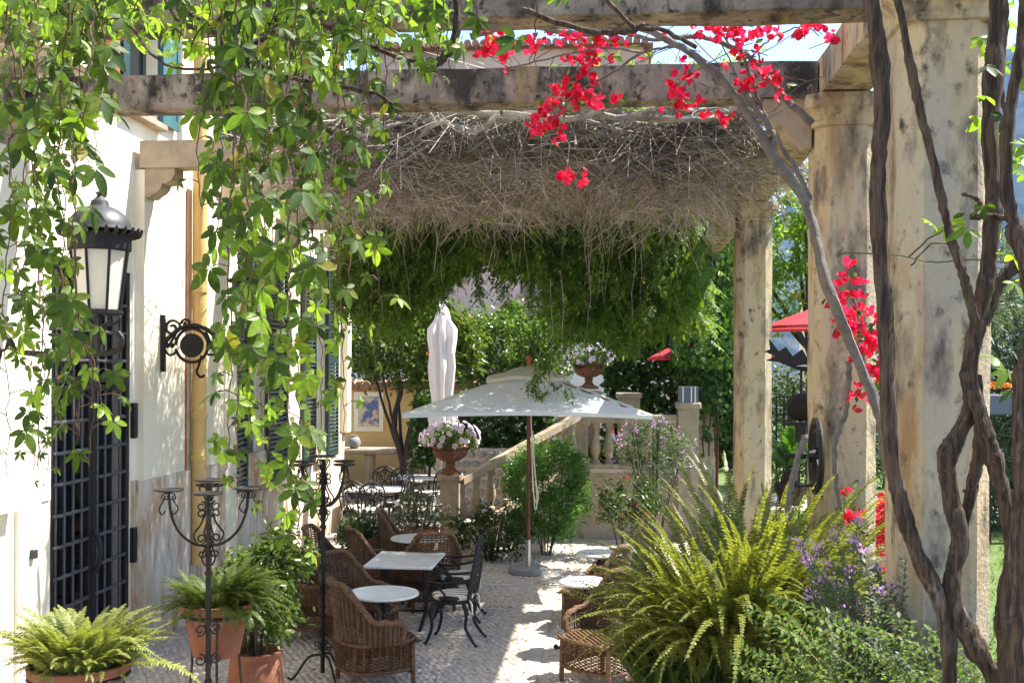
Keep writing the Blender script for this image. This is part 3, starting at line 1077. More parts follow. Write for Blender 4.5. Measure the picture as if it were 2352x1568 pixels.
def sloped(p, q, w_, h):
    d = Vector((q.x - p.x, q.y - p.y, 0)).normalized()
    n = Vector((-d.y, d.x, 0)) * w_
    v = []
    for c in (p, q):
        v += [c - n, c + n, c + n * .8 + Vector((0, 0, h)), c - n * .8 + Vector((0, 0, h))]
    return MB().add(v, [(3, 2, 1, 0), (4, 5, 6, 7), (0, 1, 5, 4), (1, 2, 6, 5), (2, 3, 7, 6), (3, 0, 4, 7)])


sloped(Vector((A.x + .14, A.y + .10, 1.0)), Vector((-.43, TY, 1.96)), .10, .10).build('handrail', M['pale_stone'], terr)
sloped(Vector((A.x + .14, A.y + .10, .17)), Vector((-.43, TY - .02, 1.22)), .12, .11).build('string', M['pale_stone'], terr)
MB().cbox(-.43, 1.10, TY - .09, TY + .12, 1.86, 2.0, .03).build('handrail', M['pale_stone'], terr)
MB().cbox(-.43, 1.10, TY - .10, TY + .10, TZ, TZ + .06, .015).build('plinth', M['pale_stone'], terr)
pier(-.46, TY + .05, .12, TZ, 1.92, terr)
p2 = pier(1.25, TY + .02, .16, 0, 2.2, terr)
for i in range(7):
    q = A.lerp(B, (i + .8) / 7.2)
    MB().box(q.x - .15, q.x + .16, q.y + .15, q.y + 1.5, 0, .16 * (i + 1)).build('step', M['slab'], terr)
pier(-.33, 18.7, .16, TZ, 2.36, terr)
pier(.35, 19.9, .2, TZ, 2.3, terr)
# rubble stone wall under a dark hedge, seen between stair and trees
rw = thing('rubble_wall', 'low wall of grey rubble stones behind the stair handrail', 'wall', (-2, 20, 0))
MB().box(-3.2, -.95, 20.0, 20.3, 0, 1.25).build('wall', M['mortar'], rw)
sm = [npmesh('stone', np.array(v) * np.array((.16, .12, .18)), f, M['granite']) for v, f in ctp]
for r_ in range(7):
    for c_ in range(12):
        put('stone', sm[(r_ * 5 + c_) % 6], rw, None, Vector((-3.1 + .185 * c_ + (r_ % 2) * .09, 20.0, .09 + .175 * r_)) - world_origin(rw), (math.pi / 2, random.uniform(-.3, .3), 0), (random.uniform(.55, .68), random.uniform(.55, .75), .5))

# ============================================================ houses beyond
fh = thing('far_house', 'faded pink stucco house with a clay tile roof edge far beyond the pergola', 'house', (-3, 32, 0))
FX0, FX1, FT = -6.9, .98, 12.15
hp1, hp2 = P(1222, 655, 32), P(1225, 745, 32)
holes = [(hp1.x - .35, hp1.x + .35, hp1.z - .25, hp1.z + 1.6), (hp2.x - .55, hp2.x + .6, hp2.z - 1.8, hp2.z + .55), (-5.2, -4.3, 5.4, 7.4), (-2.2, -1.4, 8.2, 9.8)]
ys = sorted({FX0, FX1} | {o[0] for o in holes} | {o[1] for o in holes})
zs = sorted({0.0, FT} | {o[2] for o in holes} | {o[3] for o in holes})
wb = MB()
for a, b in zip(ys[:-1], ys[1:]):
    for c, d in zip(zs[:-1], zs[1:]):
        if not any(o[0] <= a + 1e-6 and b <= o[1] + 1e-6 and o[2] <= c + 1e-6 and d <= o[3] + 1e-6 for o in holes):
            wb.box(a, b, 32, 32.4, c, d)
wb.build('wall', M['pink'], fh)
for a, b, c, d in holes:
    wn = MB().box(a, b, 32.25, 32.3, c, d).build('window', M['glass'], fh)
    MB().cbox(a - .1, b + .1, 31.88, 32.0, c - .12, c - .002, .02).build('sill', M['pale_stone'], wn)
    for q in range(3):
        MB().box(a + (b - a) * q / 2 - .03, a + (b - a) * q / 2 + .03, 32.18, 32.24, c, d).build('muntin', M['green_paint'], wn)
MB().box(FX1 + .003, FX1 + .12, 32, 40, 0, FT - .1).build('side_wall', M['ochre'], fh)  # orange sunlight on this side is put into the ochre colour
MB().box(FX0 - .2, FX1 + .25, 31.85, 40, FT, FT + .08).build('roof', M['rooftile'], fh)
t0 = MB().tube([(0, -.35, 0), (0, .8, .12)], .105, 10).build('tile', M['rooftile'], fh, world=False)
x, k = FX0 - .1, 0
while x < FX1 + .2:
    o = t0 if k == 0 else t0.copy()
    if k:
        COL.objects.link(o)
    o.location = Vector((x, 31.95, FT + .10 + random.uniform(-.015, .015))) - world_origin(fh)
    x += .235
    k += 1
wh = thing('white_house', 'low whitewashed house with dark shutters behind the petunia urn', 'house', (.2, 28, 0))
a, b = P(1262, 800, 28), P(1408, 800, 28)
MB().box(a.x, b.x + 1.2, 28, 31.5, 0, 4.6).build('wall', M['white_plaster'], wh)
q = P(1378, 775, 28)
sh = MB().box(q.x - .28, q.x + .28, 27.93, 27.998, q.z - .25, q.z + .75).build('shutter', M['green_paint'], wh)
for i in range(10):
    MB().box(q.x - .25, q.x + .25, 27.9, 27.93, q.z - .2 + .09 * i, q.z - .16 + .09 * i).build('slat', M['green_paint'], sh)
MB().box(a.x - .2, b.x + 1.4, 27.8, 31.7, 4.6, 4.75).build('roof', M['rooftile'], wh)
lh = thing('lilac_house', 'pale lilac house glimpsed between the two nearest columns', 'house', (9, 34, 0))
a, b = P(2008, 640, 34), P(2352, 640, 34)
MB().box(a.x - 1.2, b.x + 3, 34, 40, 0, 5.3).build('wall', M['white_plaster'], lh)
MB().box(a.x - 1.5, b.x + 3.3, 33.7, 40.3, 5.3, 5.45).build('roof', M['rooftile'], lh)
for px in (2025, 2290):
    q = P(px, 690, 34)
    wn = MB().box(q.x - .5, q.x + .5, 33.93, 33.998, q.z - .7, q.z + .8).build('window', M['glass'], lh)
    MB().cbox(q.x - .6, q.x + .6, 33.85, 33.998, q.z - .82, q.z - .702, .02).build('sill', M['pale_stone'], wn)

# ============================================================ wall lanterns
def lantern(name, label, wall, hang, sc, cy, glass_h, lamp_sc):
    """wall: point of the wall plate; hang: x of the lantern axis; bracket lies in the plane Y = cy"""
    t = thing(name, label, 'wall lamp', wall, 0, 'iron wall lanterns on the villa')
    L = hang - wall.x
    br = MB()
    br.box(-.012, .03, -.02, .02, -.26 * sc, .26 * sc)
    br.box(-.0121, .022, -.028, .028, .255 * sc, .30 * sc)
    rc = (.30 * sc, 0, 0)
    rg = .165 * sc
    br.tube([(rc[0] + rg * math.cos(a), 0, rg * math.sin(a)) for a in [math.radians(200 + 340 * i / 30) for i in range(31)]], .016 * sc, 7)
    br.tube(scroll((.10 * sc, 0, .17 * sc), .02 * sc, .085 * sc, 2.4, -1.35, 22), .014 * sc, 6)
    br.tube(scroll((.24 * sc, 0, .215 * sc), .012 * sc, .05 * sc, 2.0, 1.2, 16), .014 * sc, 6)
    br.tube(spline([(.18 * sc, 0, .19 * sc), (.10 * sc, 0, .05 * sc), (.05 * sc, 0, -.02 * sc)], 6), .013 * sc, 6)
    arm = spline([(.02, 0, .02 * sc), (.14 * sc, 0, .14 * sc), (.30 * sc, 0, .20 * sc), (.48 * sc, 0, .14 * sc), (.62 * sc, 0, .0), (.74 * sc, 0, -.10 * sc), (L + .06, 0, -.10 * sc), (L + .17 * sc, 0, -.02 * sc), (L + .14 * sc, 0, .05 * sc)], 7)
    br.tube(arm, [.022 * sc] * len(arm), 7, wob=.12)
    br.tube(spline([(.44 * sc, 0, .13 * sc), (.50 * sc, 0, .0), (.55 * sc, 0, -.10 * sc), (.53 * sc, 0, -.16 * sc)], 5), .017 * sc, 6, wob=.2)
    br.tube(spline([(.62 * sc, 0, 0), (.6 * sc, 0, -.07 * sc), (.54 * sc, 0, -.09 * sc), (.46 * sc, 0, -.09 * sc)], 4), .012 * sc, 6)
    br.tube(spline([(.40 * sc, 0, -.10 * sc), (.37 * sc, 0, -.2 * sc), (.35 * sc, 0, -.26 * sc), (.39 * sc, 0, -.31 * sc), (.43 * sc, 0, -.29 * sc)], 5), .014 * sc, 6)
    for z in (.05, -.05):
        br.tube(spline([(.02, 0, z * sc * .6), (.07 * sc, 0, z * sc * 1.9), (.13 * sc, 0, z * sc * 1.5), (.14 * sc, 0, z * sc * .6)], 5), .012 * sc, 6)
    for x in (.05, .10):
        br.sphere((x * sc, 0, 0), .028 * sc, 8, 5)
    br.tube([(L, 0, -.1 * sc), (L, 0, .06 * sc)], .03 * sc, 8)
    br.build('bracket', M['rust_iron'], t, True, world=False)
    MB().lathe([(.118 * sc, -.012), (.118 * sc, .012)], 24, (0, 0, 0), Matrix.Translation(rc) @ Matrix.Rotation(math.pi / 2, 4, 'X')).build('disc', M['iron'], t, world=False)
    z0, sc = .20 * sc, lamp_sc
    gh = glass_h
    g = MB().lathe([(.135 * sc, z0), (.185 * sc, z0 + gh)], 8, (L, 0, 0)).build('lamp_glass', M['opal'], t, world=False)
    cg = MB()
    for j in range(8):
        a = 2 * math.pi * j / 8
        ca, sa = math.cos(a), math.sin(a)
        cg.tube([(L + .139 * sc * ca, .139 * sc * sa, z0 - .005), (L + .190 * sc * ca, .190 * sc * sa, z0 + gh + .005)], .010 * sc, 5)
        if j % 2 == 0:
            cg.tube(spline([(L + .13 * sc * ca, .13 * sc * sa, z0 - .01), (L + .14 * sc * ca, .14 * sc * sa, z0 - .06 * sc), (L + .05 * sc * ca, .05 * sc * sa, z0 - .10 * sc), (L + .03 * sc * ca, .03 * sc * sa, z0 - .15 * sc)], 5), .010 * sc, 5)
    cg.lathe([(.15 * sc, z0 - .022), (.155 * sc, z0 - .015), (.155 * sc, z0 + .008), (.13 * sc, z0 + .012)], 16, (L, 0, 0))
    cg.tube([(L, 0, -.02), (L, 0, z0)], .018 * sc, 6)
    cg.build('cage', M['iron'], t, world=False)
    zt = z0 + gh
    MB().lathe([(.19 * sc, zt), (.205 * sc, zt + .01), (.205 * sc, zt + .085 * sc), (.22 * sc, zt + .10 * sc), (.225 * sc, zt + .115 * sc)], 20, (L, 0, 0)).build('collar', M['iron'], t, world=False)
    fr_ = MB()
    for j in range(26):
        a = 2 * math.pi * j / 26
        ca, sa = math.cos(a), math.sin(a)
        p = lambda r, z: (L + r * sc * ca, r * sc * sa, zt + z * sc)
        fr_.tube([p(.215, .10), p(.255, .115), p(.275, .15)], [.014 * sc, .016 * sc, .006 * sc], 5)
    fr_.lathe([(.235 * sc, zt + .128 * sc), (.25 * sc, zt + .135 * sc), (.235 * sc, zt + .145 * sc)], 26, (L, 0, 0))
    fr_.build('crown', M['rust_iron'], t, world=False)
    dome = [(.215 * sc, zt + .13 * sc)] + [(.205 * sc * math.cos(a), zt + .145 * sc + .165 * sc * math.sin(a)) for a in [math.radians(9 * i) for i in range(9)]]
    dome += [(.06 * sc, zt + .312 * sc), (.055 * sc, zt + .335 * sc), (.03 * sc, zt + .355 * sc), (.015 * sc, zt + .375 * sc), (.03 * sc, zt + .39 * sc), (0, zt + .41 * sc)]
    MB().lathe(dome, 28, (L, 0, 0)).build('dome', M['lead'], t, True, world=False)
    return t


pa, pb_ = P(20, 778, 7.0), P(228, 700, 7.0)
lantern('wall_lantern', 'big black iron lantern with a grey dome and frosted glass beside the barred door', Vector((XW + .0, 7.0, pa.z)), pb_.x, .92, 7.0, .40, 1.0)
pa = P(385, 793, 10.6)
pb_ = P(560, 740, 10.6)
lantern('wall_lantern', 'smaller iron lantern on a scrolled bracket beyond the ochre downpipe', Vector((XW + .115, 10.6, pa.z + .0)), pb_.x + .02, 1.02, 10.6, .36, .68)


# ============================================================ candelabra
def candelabra(loc, rot, label, top):
    t = thing('candelabra', label, 'candelabra', loc, rot, 'tall wrought iron candelabra')
    pole = MB().box(-.014, .014, -.014, .014, .06, top - .02)
    for z in (.55, .62, top - .62):
        pole.box(-.02, .02, -.02, .02, z, z + .025)
    pole.build('pole', M['rust_iron'], t, world=False)
    ft = MB()
    for j in range(3):
        a = j * 2.094 + .5
        R_ = Matrix.Rotation(a, 4, 'Z')
        ft.tube(spline([(0, 0, .22), (.12, 0, .20), (.22, 0, .06), (.27, 0, .012), (.30, 0, .03)], 6), .011, 6, mtx=R_)
    ft.build('foot', M['rust_iron'], t, world=False)
    sc_ = MB()
    zj = top - .43
    for zc in (.30, .42, .78, .98):
        for j in range(4):
            R_ = Matrix.Rotation(j * math.pi / 2 + .6, 4, 'Z')
            sc_.tube([R_ @ Vector(p) for p in scroll((.055, 0, zc), .012, .042, 3.3, 1.3 if zc < .5 or zc > .9 else -1.3, 14)], .006, 5)
    for j in range(4):
        R_ = Matrix.Rotation(j * math.pi / 2 + .6, 4, 'Z')
        q = lambda pts: sc_.tube([R_ @ Vector(p) for p in spline(pts, 5)], .0065, 5)
        q([(.02, 0, zj - .13), (.045, 0, zj - .08), (.02, 0, zj)])
        sc_.tube([R_ @ Vector(p) for p in scroll((.045, 0, zj - .05), .01, .03, 3.2, -1.2, 12)], .006, 5)
        sc_.tube([R_ @ Vector(p) for p in scroll((.05, 0, zj + .05), .012, .035, 3.2, 1.2, 12)], .006, 5)
        q([(.02, 0, zj + .24), (.05, 0, zj + .15), (.10, 0, zj + .08), (.075, 0, zj + .02)])
        for z in (.215, .265):
            sc_.tube([R_ @ Vector(p) for p in scroll((.05, 0, zj + z), .012, .032, 3.3 if z < .24 else -3.3, 1.2 if z < .24 else -1.2, 12)], .006, 5)
        q([(.015, 0, zj + .28), (.03, 0, zj + .33), (.06, 0, zj + .37), (.055, 0, zj + .405), (.03, 0, zj + .395)])
    sc_.build('scrollwork', M['iron'], t, world=False)
    plate = lambda x, z: [(0, z - .004), (.085, z - .002), (.10, z + .008), (.098, z + .012), (.084, z + .004), (0, z + .003)]
    MB().lathe(plate(0, top), 24).build('candle_plate', M['rust_iron'], t, world=False)
    for j in range(4):
        R_ = Matrix.Rotation(j * math.pi / 2 + .28, 4, 'Z')
        am = MB()
        am.tube([R_ @ Vector(p) for p in spline([(.01, 0, zj), (.10, 0, zj + .02), (.19, 0, zj + .10), (.24, 0, zj + .22), (.252, 0, zj + .34), (.255, 0, top - .062)], 6)], .0095, 6)
        for sd in (-1, 1):
            am.tube([R_ @ Vector(p) for p in [(.255 + sd * .045 + x * sd, 0, z) for x, z in [(-.03 + .03 * math.cos(a) * (1 - i / 22), top - .10 + .03 * math.sin(a) * (1 - i / 22)) for i, a in enumerate([-.6 + .55 * k for k in range(14)])]]], .005, 5)
        for sd, q_ in ((1, .04), (-1, .03)):
            am.tube([R_ @ Vector(p) for p in spline([(.255 + sd * .02, 0, top - .09), (.255 + sd * .035, 0, top - .13), (.255 + sd * .06, 0, top - .18), (.255 + sd * q_, 0, top - .215), (.255 + sd * .02, 0, top - .19)], 5)], .005, 5)
        ar = am.build('arm', M['rust_iron'], t, world=False)
        cx_ = R_ @ Vector((.255, 0, 0))
        MB().lathe(plate(0, top - .06), 22, (cx_.x, cx_.y, 0)).build('candle_plate', M['rust_iron'], ar, world=False)
    return t


q = P(479, 1300, 7.0)
candelabra((q.x, 7.0, 0), .05, 'five-plate iron candelabra standing in front of the terracotta pot on its stand', 1.96)
q = P(742, 1300, 9.3)
candelabra((q.x, 9.3, 0), .75, 'five-plate iron candelabra beside the nearest wicker armchair', 1.94)


# ============================================================ wicker armchairs
def rim_z(a):
    """height of the rolled rim round the shell; a is the angle from the middle of the back"""
    a = abs(a)
    t = max(0, min(1, (a - .45) / (1.35 - .45)))
    t = t * t * (3 - 2 * t)
    return .86 - .30 * t - (.015 if a > 1.6 else 0)


def wicker_meshes():
    A1 = 2.0

    def shell(a, z):
        fl = 1.0 + .14 * max(0, (z - .36)) - .10 * max(0, .36 - z)
        rx, ry = .30 * fl, .29 * fl
        x = rx * math.sin(a) * (1 + .06 * (abs(math.sin(a)) > .8))
        y = -ry * math.cos(a) - .10 * max(0, z - .45) * max(0, math.cos(a))
        return Vector((x, y, z))
    wv = MB()
    rows = 36
    for i in range(rows):
        t = i / (rows - 1)
        if .33 < t < .40:
            continue
        pts = []
        for k in range(57):
            a = -A1 + 2 * A1 * k / 56
            z0, z1_ = .37, rim_z(a) - .02
            z = z0 + (z1_ - z0) * t
            q = shell(a, z)
            o = Vector((q.x, q.y, 0)).normalized() * (.008 * (1 if (k + i) % 2 else -1))
            pts.append(q + o)
        wv.tube(pts, .0062, 3, cap=False)
    for k in range(0, 57, 2):
        a = -A1 + 2 * A1 * k / 56
        wv.tube([shell(a, .37 + (rim_z(a) - .39) * j / 4) for j in range(5)], .0055, 3, cap=False)
    for k in range(0, 56):
        a = -A1 + 2 * A1 * k / 56
        z = lambda t: .37 + (rim_z(a) - .39) * t
        b = a + (.09 if k % 2 else -.09)
        wv.tube([shell(a, z(.32)), shell(b, z(.41))], .0045, 3, cap=False)
    rim = MB()
    pts = [shell(-A1 + 2 * A1 * k / 60, rim_z(-A1 + 2 * A1 * k / 60)) for k in range(61)]
    e0, e1 = pts[0], pts[-1]
    pts = [Vector((e0.x + .01, e0.y + .02, .36))] + [Vector((e0.x + .005, e0.y + .045, .5))] + pts + [Vector((e1.x - .005, e1.y + .045, .5)), Vector((e1.x - .01, e1.y + .02, .36))]
    rim.tube(pts, .026, 8, wob=.08)
    sk = MB()

    def ring(a, z):
        fl = 1 - .10 * (.37 - z)
        c, s_ = math.cos(a), math.sin(a)
        p = 3.2
        r = 1 / ((abs(c) ** p + abs(s_) ** p) ** (1 / p))
        return Vector((.295 * fl * r * s_, .02 - .30 * fl * r * c, z))
    for i in range(17):
        z = .15 + .22 * i / 16
        sk.tube([ring(2 * math.pi * k / 64, z) + Vector((math.sin(2 * math.pi * k / 64), -math.cos(2 * math.pi * k / 64), 0)) * .006 * (1 if (k + i) % 2 else -1) for k in range(65)], .0066, 3, cap=False)
    for k in range(32):
        a = 2 * math.pi * k / 32
        sk.tube([ring(a, .14), ring(a, .375)], .0055, 3, cap=False)
    seat = MB()
    for i in range(26):
        y = -.26 + .57 * i / 25
        w_ = .285 * min(1, 1.06 - max(0, -y - .08) * 2.2)
        seat.tube([(-w_ + 2 * w_ * k / 14, y, .372 + .006 * (1 if (k + i) % 2 else -1)) for k in range(15)], .0105, 4, cap=False)
    fr_ = MB()
    fr_.tube([ring(2 * math.pi * k / 40, .375) for k in range(41)], .016, 6)
    fr_.tube([ring(2 * math.pi * k / 40, .145) for k in range(41)], .016, 6, wob=.1)
    legs = [MB().tube([(x, y, 0), (x, y, .05), (x * .98, y * .98, .38)], [.017, .021, .021], 8) for x, y in ((-.25, .26), (.25, .26), (-.22, -.22), (.22, -.22))]
    for lg in legs:
        x, y = lg.v[0][0], lg.v[0][1]
    return wv, rim, sk, seat, fr_, legs


def wicker_chair(label):
    t = thing('wicker_armchair', label, 'armchair', (0, 0, 0), 0, 'brown wicker armchairs round the small tables')
    wv, rim, sk, seat, fr_, legs = wicker_meshes()
    b = wv.build('backrest', M['wicker'], t, world=False)
    rim.build('rolled_rim', M['wicker_rim'], b, True, world=False)
    s_ = seat.build('seat', M['wicker'], t, world=False)
    sk.build('apron', M['wicker'], t, world=False)
    fr_.build('seat_frame', M['wicker_rim'], t, True, world=False)
    for lg in legs:
        lg.build('leg', M['wicker_rim'], t, True, world=False)
    return t


CH = [  # pixel column, depth, facing azimuth (deg from +Y towards +X), label
    (856, 9.28, 58, 'wicker armchair nearest the front candelabra, seen from behind its tall curved back'),
    (822, 10.35, 118, 'wicker armchair facing out with its woven back visible behind the round table'),
    (728, 10.75, 95, 'wicker armchair standing sideways against the villa wall'),
    (772, 12.2, 90, 'dark wicker armchair by the wall behind the sideways one'),
    (872, 12.3, 62, 'wicker armchair tucked behind the square marble table'),
    (934, 13.7, 80, 'farthest wicker armchair below the potted white flowers'),
    (988, 12.2, -20, 'wicker armchair on the aisle side between square and round marble tables'),
    (1392, 9.5, -140, 'wicker armchair half hidden by the big fern'),
    (1372, 11.5, -70, 'wicker armchair between the two round tables by the fern'),
    (1420, 12.7, -80, 'dark wicker armchair under the farther round table by the fern'),
]
proto = None
for px, y, az, lab in CH:
    q = P(px, 1200, y)
    if proto is None:
        proto = o = wicker_chair(lab)
    else:
        o = copy_tree(proto)
        o['label'] = lab
    o.location = (q.x, y, 0)
    o.rotation_euler = (0, 0, -math.radians(az))
    o.scale = (1.06, 1.06, 1.04)


# ============================================================ marble tables
def cast_base(root, h):
    b = MB()
    b.tube([(0, 0, .16), (0, 0, .22), (0, 0, .30), (0, 0, h - .1), (0, 0, h)], [.04, .028, .02, .022, .045], 8)
    for j in range(4):
        R_ = Matrix.Rotation(j * math.pi / 2 + .6, 4, 'Z')
        b.tube(spline([R_ @ Vector(p) for p in ((.02, 0, .24), (.12, 0, .23), (.20, 0, .12), (.27, 0, .02), (.31, 0, .025))], 5), .017, 6)
        b.tube([R_ @ Vector(p) for p in scroll((.055, 0, h - .12), .012, .045, 3.1, 1.2, 12)], .008, 5)
        b.sphere(R_ @ Vector((.31, 0, .025)), .026, 8, 5)
    b.build('pedestal', M['iron'], root, world=False)


def round_table(px, y, r, label, h=.66):
    q = P(px, 1300, y)
    t = thing('round_table', label, 'table', (q.x, y, 0), random.uniform(0, 1), 'round marble tables')
    MB().lathe([(r - .012, h), (r, h + .006), (r, h + .02), (r - .006, h + .026)], 48).build('table_top', M['marble'], t, world=False)
    cast_base(t, h)


round_table(880, 9.72, .325, 'round white marble table beside the nearest wicker armchair')
round_table(962, 12.95, .34, 'round marble table before the stair pier and potted daisies')
round_table(1347, 10.45, .26, 'sunlit round table by the fern, the nearer of two')
round_table(1378, 12.1, .26, 'sunlit round table by the fern, the farther of two')


def rect_table(px, y, w_, d_, rz, label, h=.66, grp='rectangular white tables'):
    q = P(px, 1250, y)
    t = thing('square_table', label, 'table', (q.x, y, 0), rz, grp)
    MB().cbox(-w_ / 2, w_ / 2, -d_ / 2, d_ / 2, h, h + .028, .006).build('table_top', M['marble'], t, world=False)
    for x in (-w_ / 2 + .14, w_ / 2 - .14):
        b = MB()
        b.tube([(x, 0, .1), (x, 0, h)], .022, 8)
        b.tube(spline([(x, -d_ * .42, .01), (x, -d_ * .3, .05), (x, 0, .12), (x, d_ * .3, .05), (x, d_ * .42, .01)], 4), .02, 6)
        b.tube([(x, -d_ * .36, h - .01), (x, d_ * .36, h - .01)], .016, 6)
        for sd in (-1, 1):
            b.tube([(x, sd * .1 + a, z) for _, a, z in scroll((0, 0, h - .10), .015, .06, 1.6 + 1.5 * sd, sd * 1.3, 14, 'YZ')], .009, 5)
            b.tube(spline([(x, 0, .16), (x, sd * .12, .3), (x, sd * .08, .45), (x, sd * .2, h - .03)], 5), .011, 5)
        b.build('leg', M['iron'], t, world=False)
    MB().tube([(-w_ / 2 + .14, 0, .14), (w_ / 2 - .14, 0, .14)], .012, 6).build('stretcher', M['iron'], t, world=False)


rect_table(932, 11.45, .72, .92, .0, 'square marble table with iron scroll legs between the wicker armchairs')
rect_table(866, 18.2, .95, .85, .0, 'white slab table amid iron chairs beyond the villa corner, the nearer of two')
rect_table(962, 20.3, .95, .8, .0, 'white slab table amid iron chairs by the orange tree, the farther of two')


# ============================================================ cast iron chairs
def iron_chair(label):
    t = thing('iron_chair', label, 'chair', (0, 0, 0), 0, 'ornate black cast iron chairs')
    st = MB()
    st.tube([(.21 * math.cos(a), .20 * math.sin(a), .42) for a in [2 * math.pi * k / 24 for k in range(25)]], .014, 6)
    for k in range(9):
        x = -.18 + .045 * k
        d_ = .2 * math.sqrt(max(0, 1 - (x / .21) ** 2))
        st.tube([(x, -d_, .42), (x, d_, .42)], .007, 4)
    st.build('seat', M['iron'], t, world=False)
    cu = MB().lathe([(.17, .435), (.20, .44), (.212, .46), (.205, .482), (.17, .492)], 24)
    cu.build('cushion', M['cushion'], t, True, world=False)
    tie = MB()
    for sd in (-1, 1):
        tie.tube(spline([(sd * .15, -.17, .47), (sd * .17, -.22, .43), (sd * .16, -.23, .36), (sd * .18, -.24, .30)], 4), .008, 5)
    tie.build('cushion_tie', M['cushion'], t, world=False)
    bk = MB()
    lean = lambda z: -.19 - .16 * (z - .42)
    out = [(-.18, .42), (-.20, .55), (-.21, .70), (-.17, .82), (-.08, .88), (0, .90), (.08, .88), (.17, .82), (.21, .70), (.20, .55), (.18, .42)]
    bk.tube(spline([(x, lean(z), z) for x, z in out], 4), .014, 6)
    bk.tube(spline([(x * .72, lean(z) + .002, .42 + (z - .42) * .86) for x, z in out], 4), .009, 5)
    for x, z, s_, a0, tn in ((-.07, .58, .05, 0, 1.4), (.07, .58, .05, 3.14, -1.4), (-.07, .70, .05, 3, -1.4), (.07, .70, .05, 0, 1.4), (0, .64, .03, 0, 1), (-.10, .48, .03, 1, 1.2), (.10, .48, .03, 2, -1.2), (0, .79, .045, 1.5, 1.2), (-.14, .77, .035, 0, 1.2), (.14, .77, .035, 3, -1.2)):
        bk.tube([(x + a, lean(z + b) , z + b) for a, _, b in scroll((0, 0, 0), .012, s_, a0, tn, 14)], .009, 5)
    for x in (-.04, 0, .04):
        bk.tube(spline([(x, lean(.42), .42), (x * 2.2, lean(.52), .52), (x * .5, lean(.64), .64), (x * 2.0, lean(.76), .76), (0, lean(.88), .88)], 4), .008, 5)
    bk.build('backrest', M['iron'], t, world=False)
    for sd in (-1, 1):
        am = MB()
        am.tube(spline([(sd * .21, lean(.66), .66), (sd * .25, -.08, .635), (sd * .26, .08, .62), (sd * .255, .19, .63), (sd * .25, .22, .60), (sd * .245, .19, .57)], 5), .015, 6)
        am.tube(spline([(sd * .255, .15, .62), (sd * .25, .06, .55), (sd * .23, .02, .48), (sd * .21, .05, .42)], 5), .013, 6)
        am.build('armrest', M['iron'], t, world=False)
        for fy in (-1, 1):
            MB().tube(spline([(sd * .16, fy * .14, .42), (sd * .19, fy * .18, .32), (sd * .18, fy * .17, .18), (sd * .20, fy * (.21 if fy > 0 else .25), .05), (sd * .21, fy * (.24 if fy > 0 else .29), .012)], 5), [.022] * 6 + [.016] * 9 + [.013] * 4 + [.02] * 2, 6).build('leg', M['iron'], t, world=False)
    return t


IC = [(1042, 10.75, -84, 'black iron armchair with a striped cushion standing on the cobbled aisle'),
      (1050, 11.75, -88, 'black iron armchair directly behind the one with the striped cushion'),
      (822, 17.2, 8, 'iron chair with an open scrolled back nearest the villa corner'),
      (905, 17.9, -75, 'iron chair side-on beside the white slab table'),
      (880, 19.3, 175, 'iron chair facing out behind the nearer white slab table'),
      (935, 19.5, 10, 'iron chair with its arched back before the farther white slab table'),
      (990, 19.4, -60, 'iron chair next to the stair pier and terracotta urn'),
      (950, 21.4, 170, 'iron chair below the orange tree behind the farther slab table'),
      (842, 16.9, -30, 'iron chair turned aside behind the dark leafy pot plant')]
proto = None
for px, y, az, lab in IC:
    q = P(px, 1200, y)
    if proto is None:
        proto = o = iron_chair(lab)
    else:
        o = copy_tree(proto)
        o['label'] = lab
    o.location = (q.x, y, 0)
    o.rotation_euler = (0, 0, -math.radians(az))
    o.scale = (1.0,) * 3 if y < 14 else (1.05,) * 3


# ============================================================ parasols
def canopy(hx, hy, ze, zp, sag, n=14, thick=0.0):
    """four-sided parasol canopy: ridge lines run to the corners, edges are pulled in and up between them"""
    v, f = [], []
    for j in range(n + 1):
        for i in range(n + 1):
            u, w_ = -1 + 2 * i / n, -1 + 2 * j / n
            r = max(abs(u), abs(w_))
            m_ = min(abs(u), abs(w_)) / r if r > 1e-6 else 1
            pull = 1 - .055 * (1 - m_ ** 2) * r
            z = zp - (zp - ze) * r ** 1.08 + sag * (1 - m_ ** 2) * r ** 1.5 * .6 - sag * .5 * (1 - m_) * math.sin(math.pi * r)
            v.append((u * hx * pull, w_ * hy * pull, z))
    for j in range(n):
        for i in range(n):
            a = j * (n + 1) + i
            f.append((a, a + 1, a + n + 2, a + n + 1))
    # hem
    o = len(v)
    edge = [i for i in range(n + 1)] + [(k + 1) * (n + 1) - 1 for k in range(1, n + 1)] + [n * (n + 1) + i for i in range(n - 1, -1, -1)] + [k * (n + 1) for k in range(n - 1, 0, -1)]
    for e in edge:
        x, y, z = v[e]
        v.append((x * .995, y * .995, z - .05))
    k = len(edge)
    f += [(edge[i], edge[(i + 1) % k], o + (i + 1) % k, o + i) for i in range(k)]
    return v, f


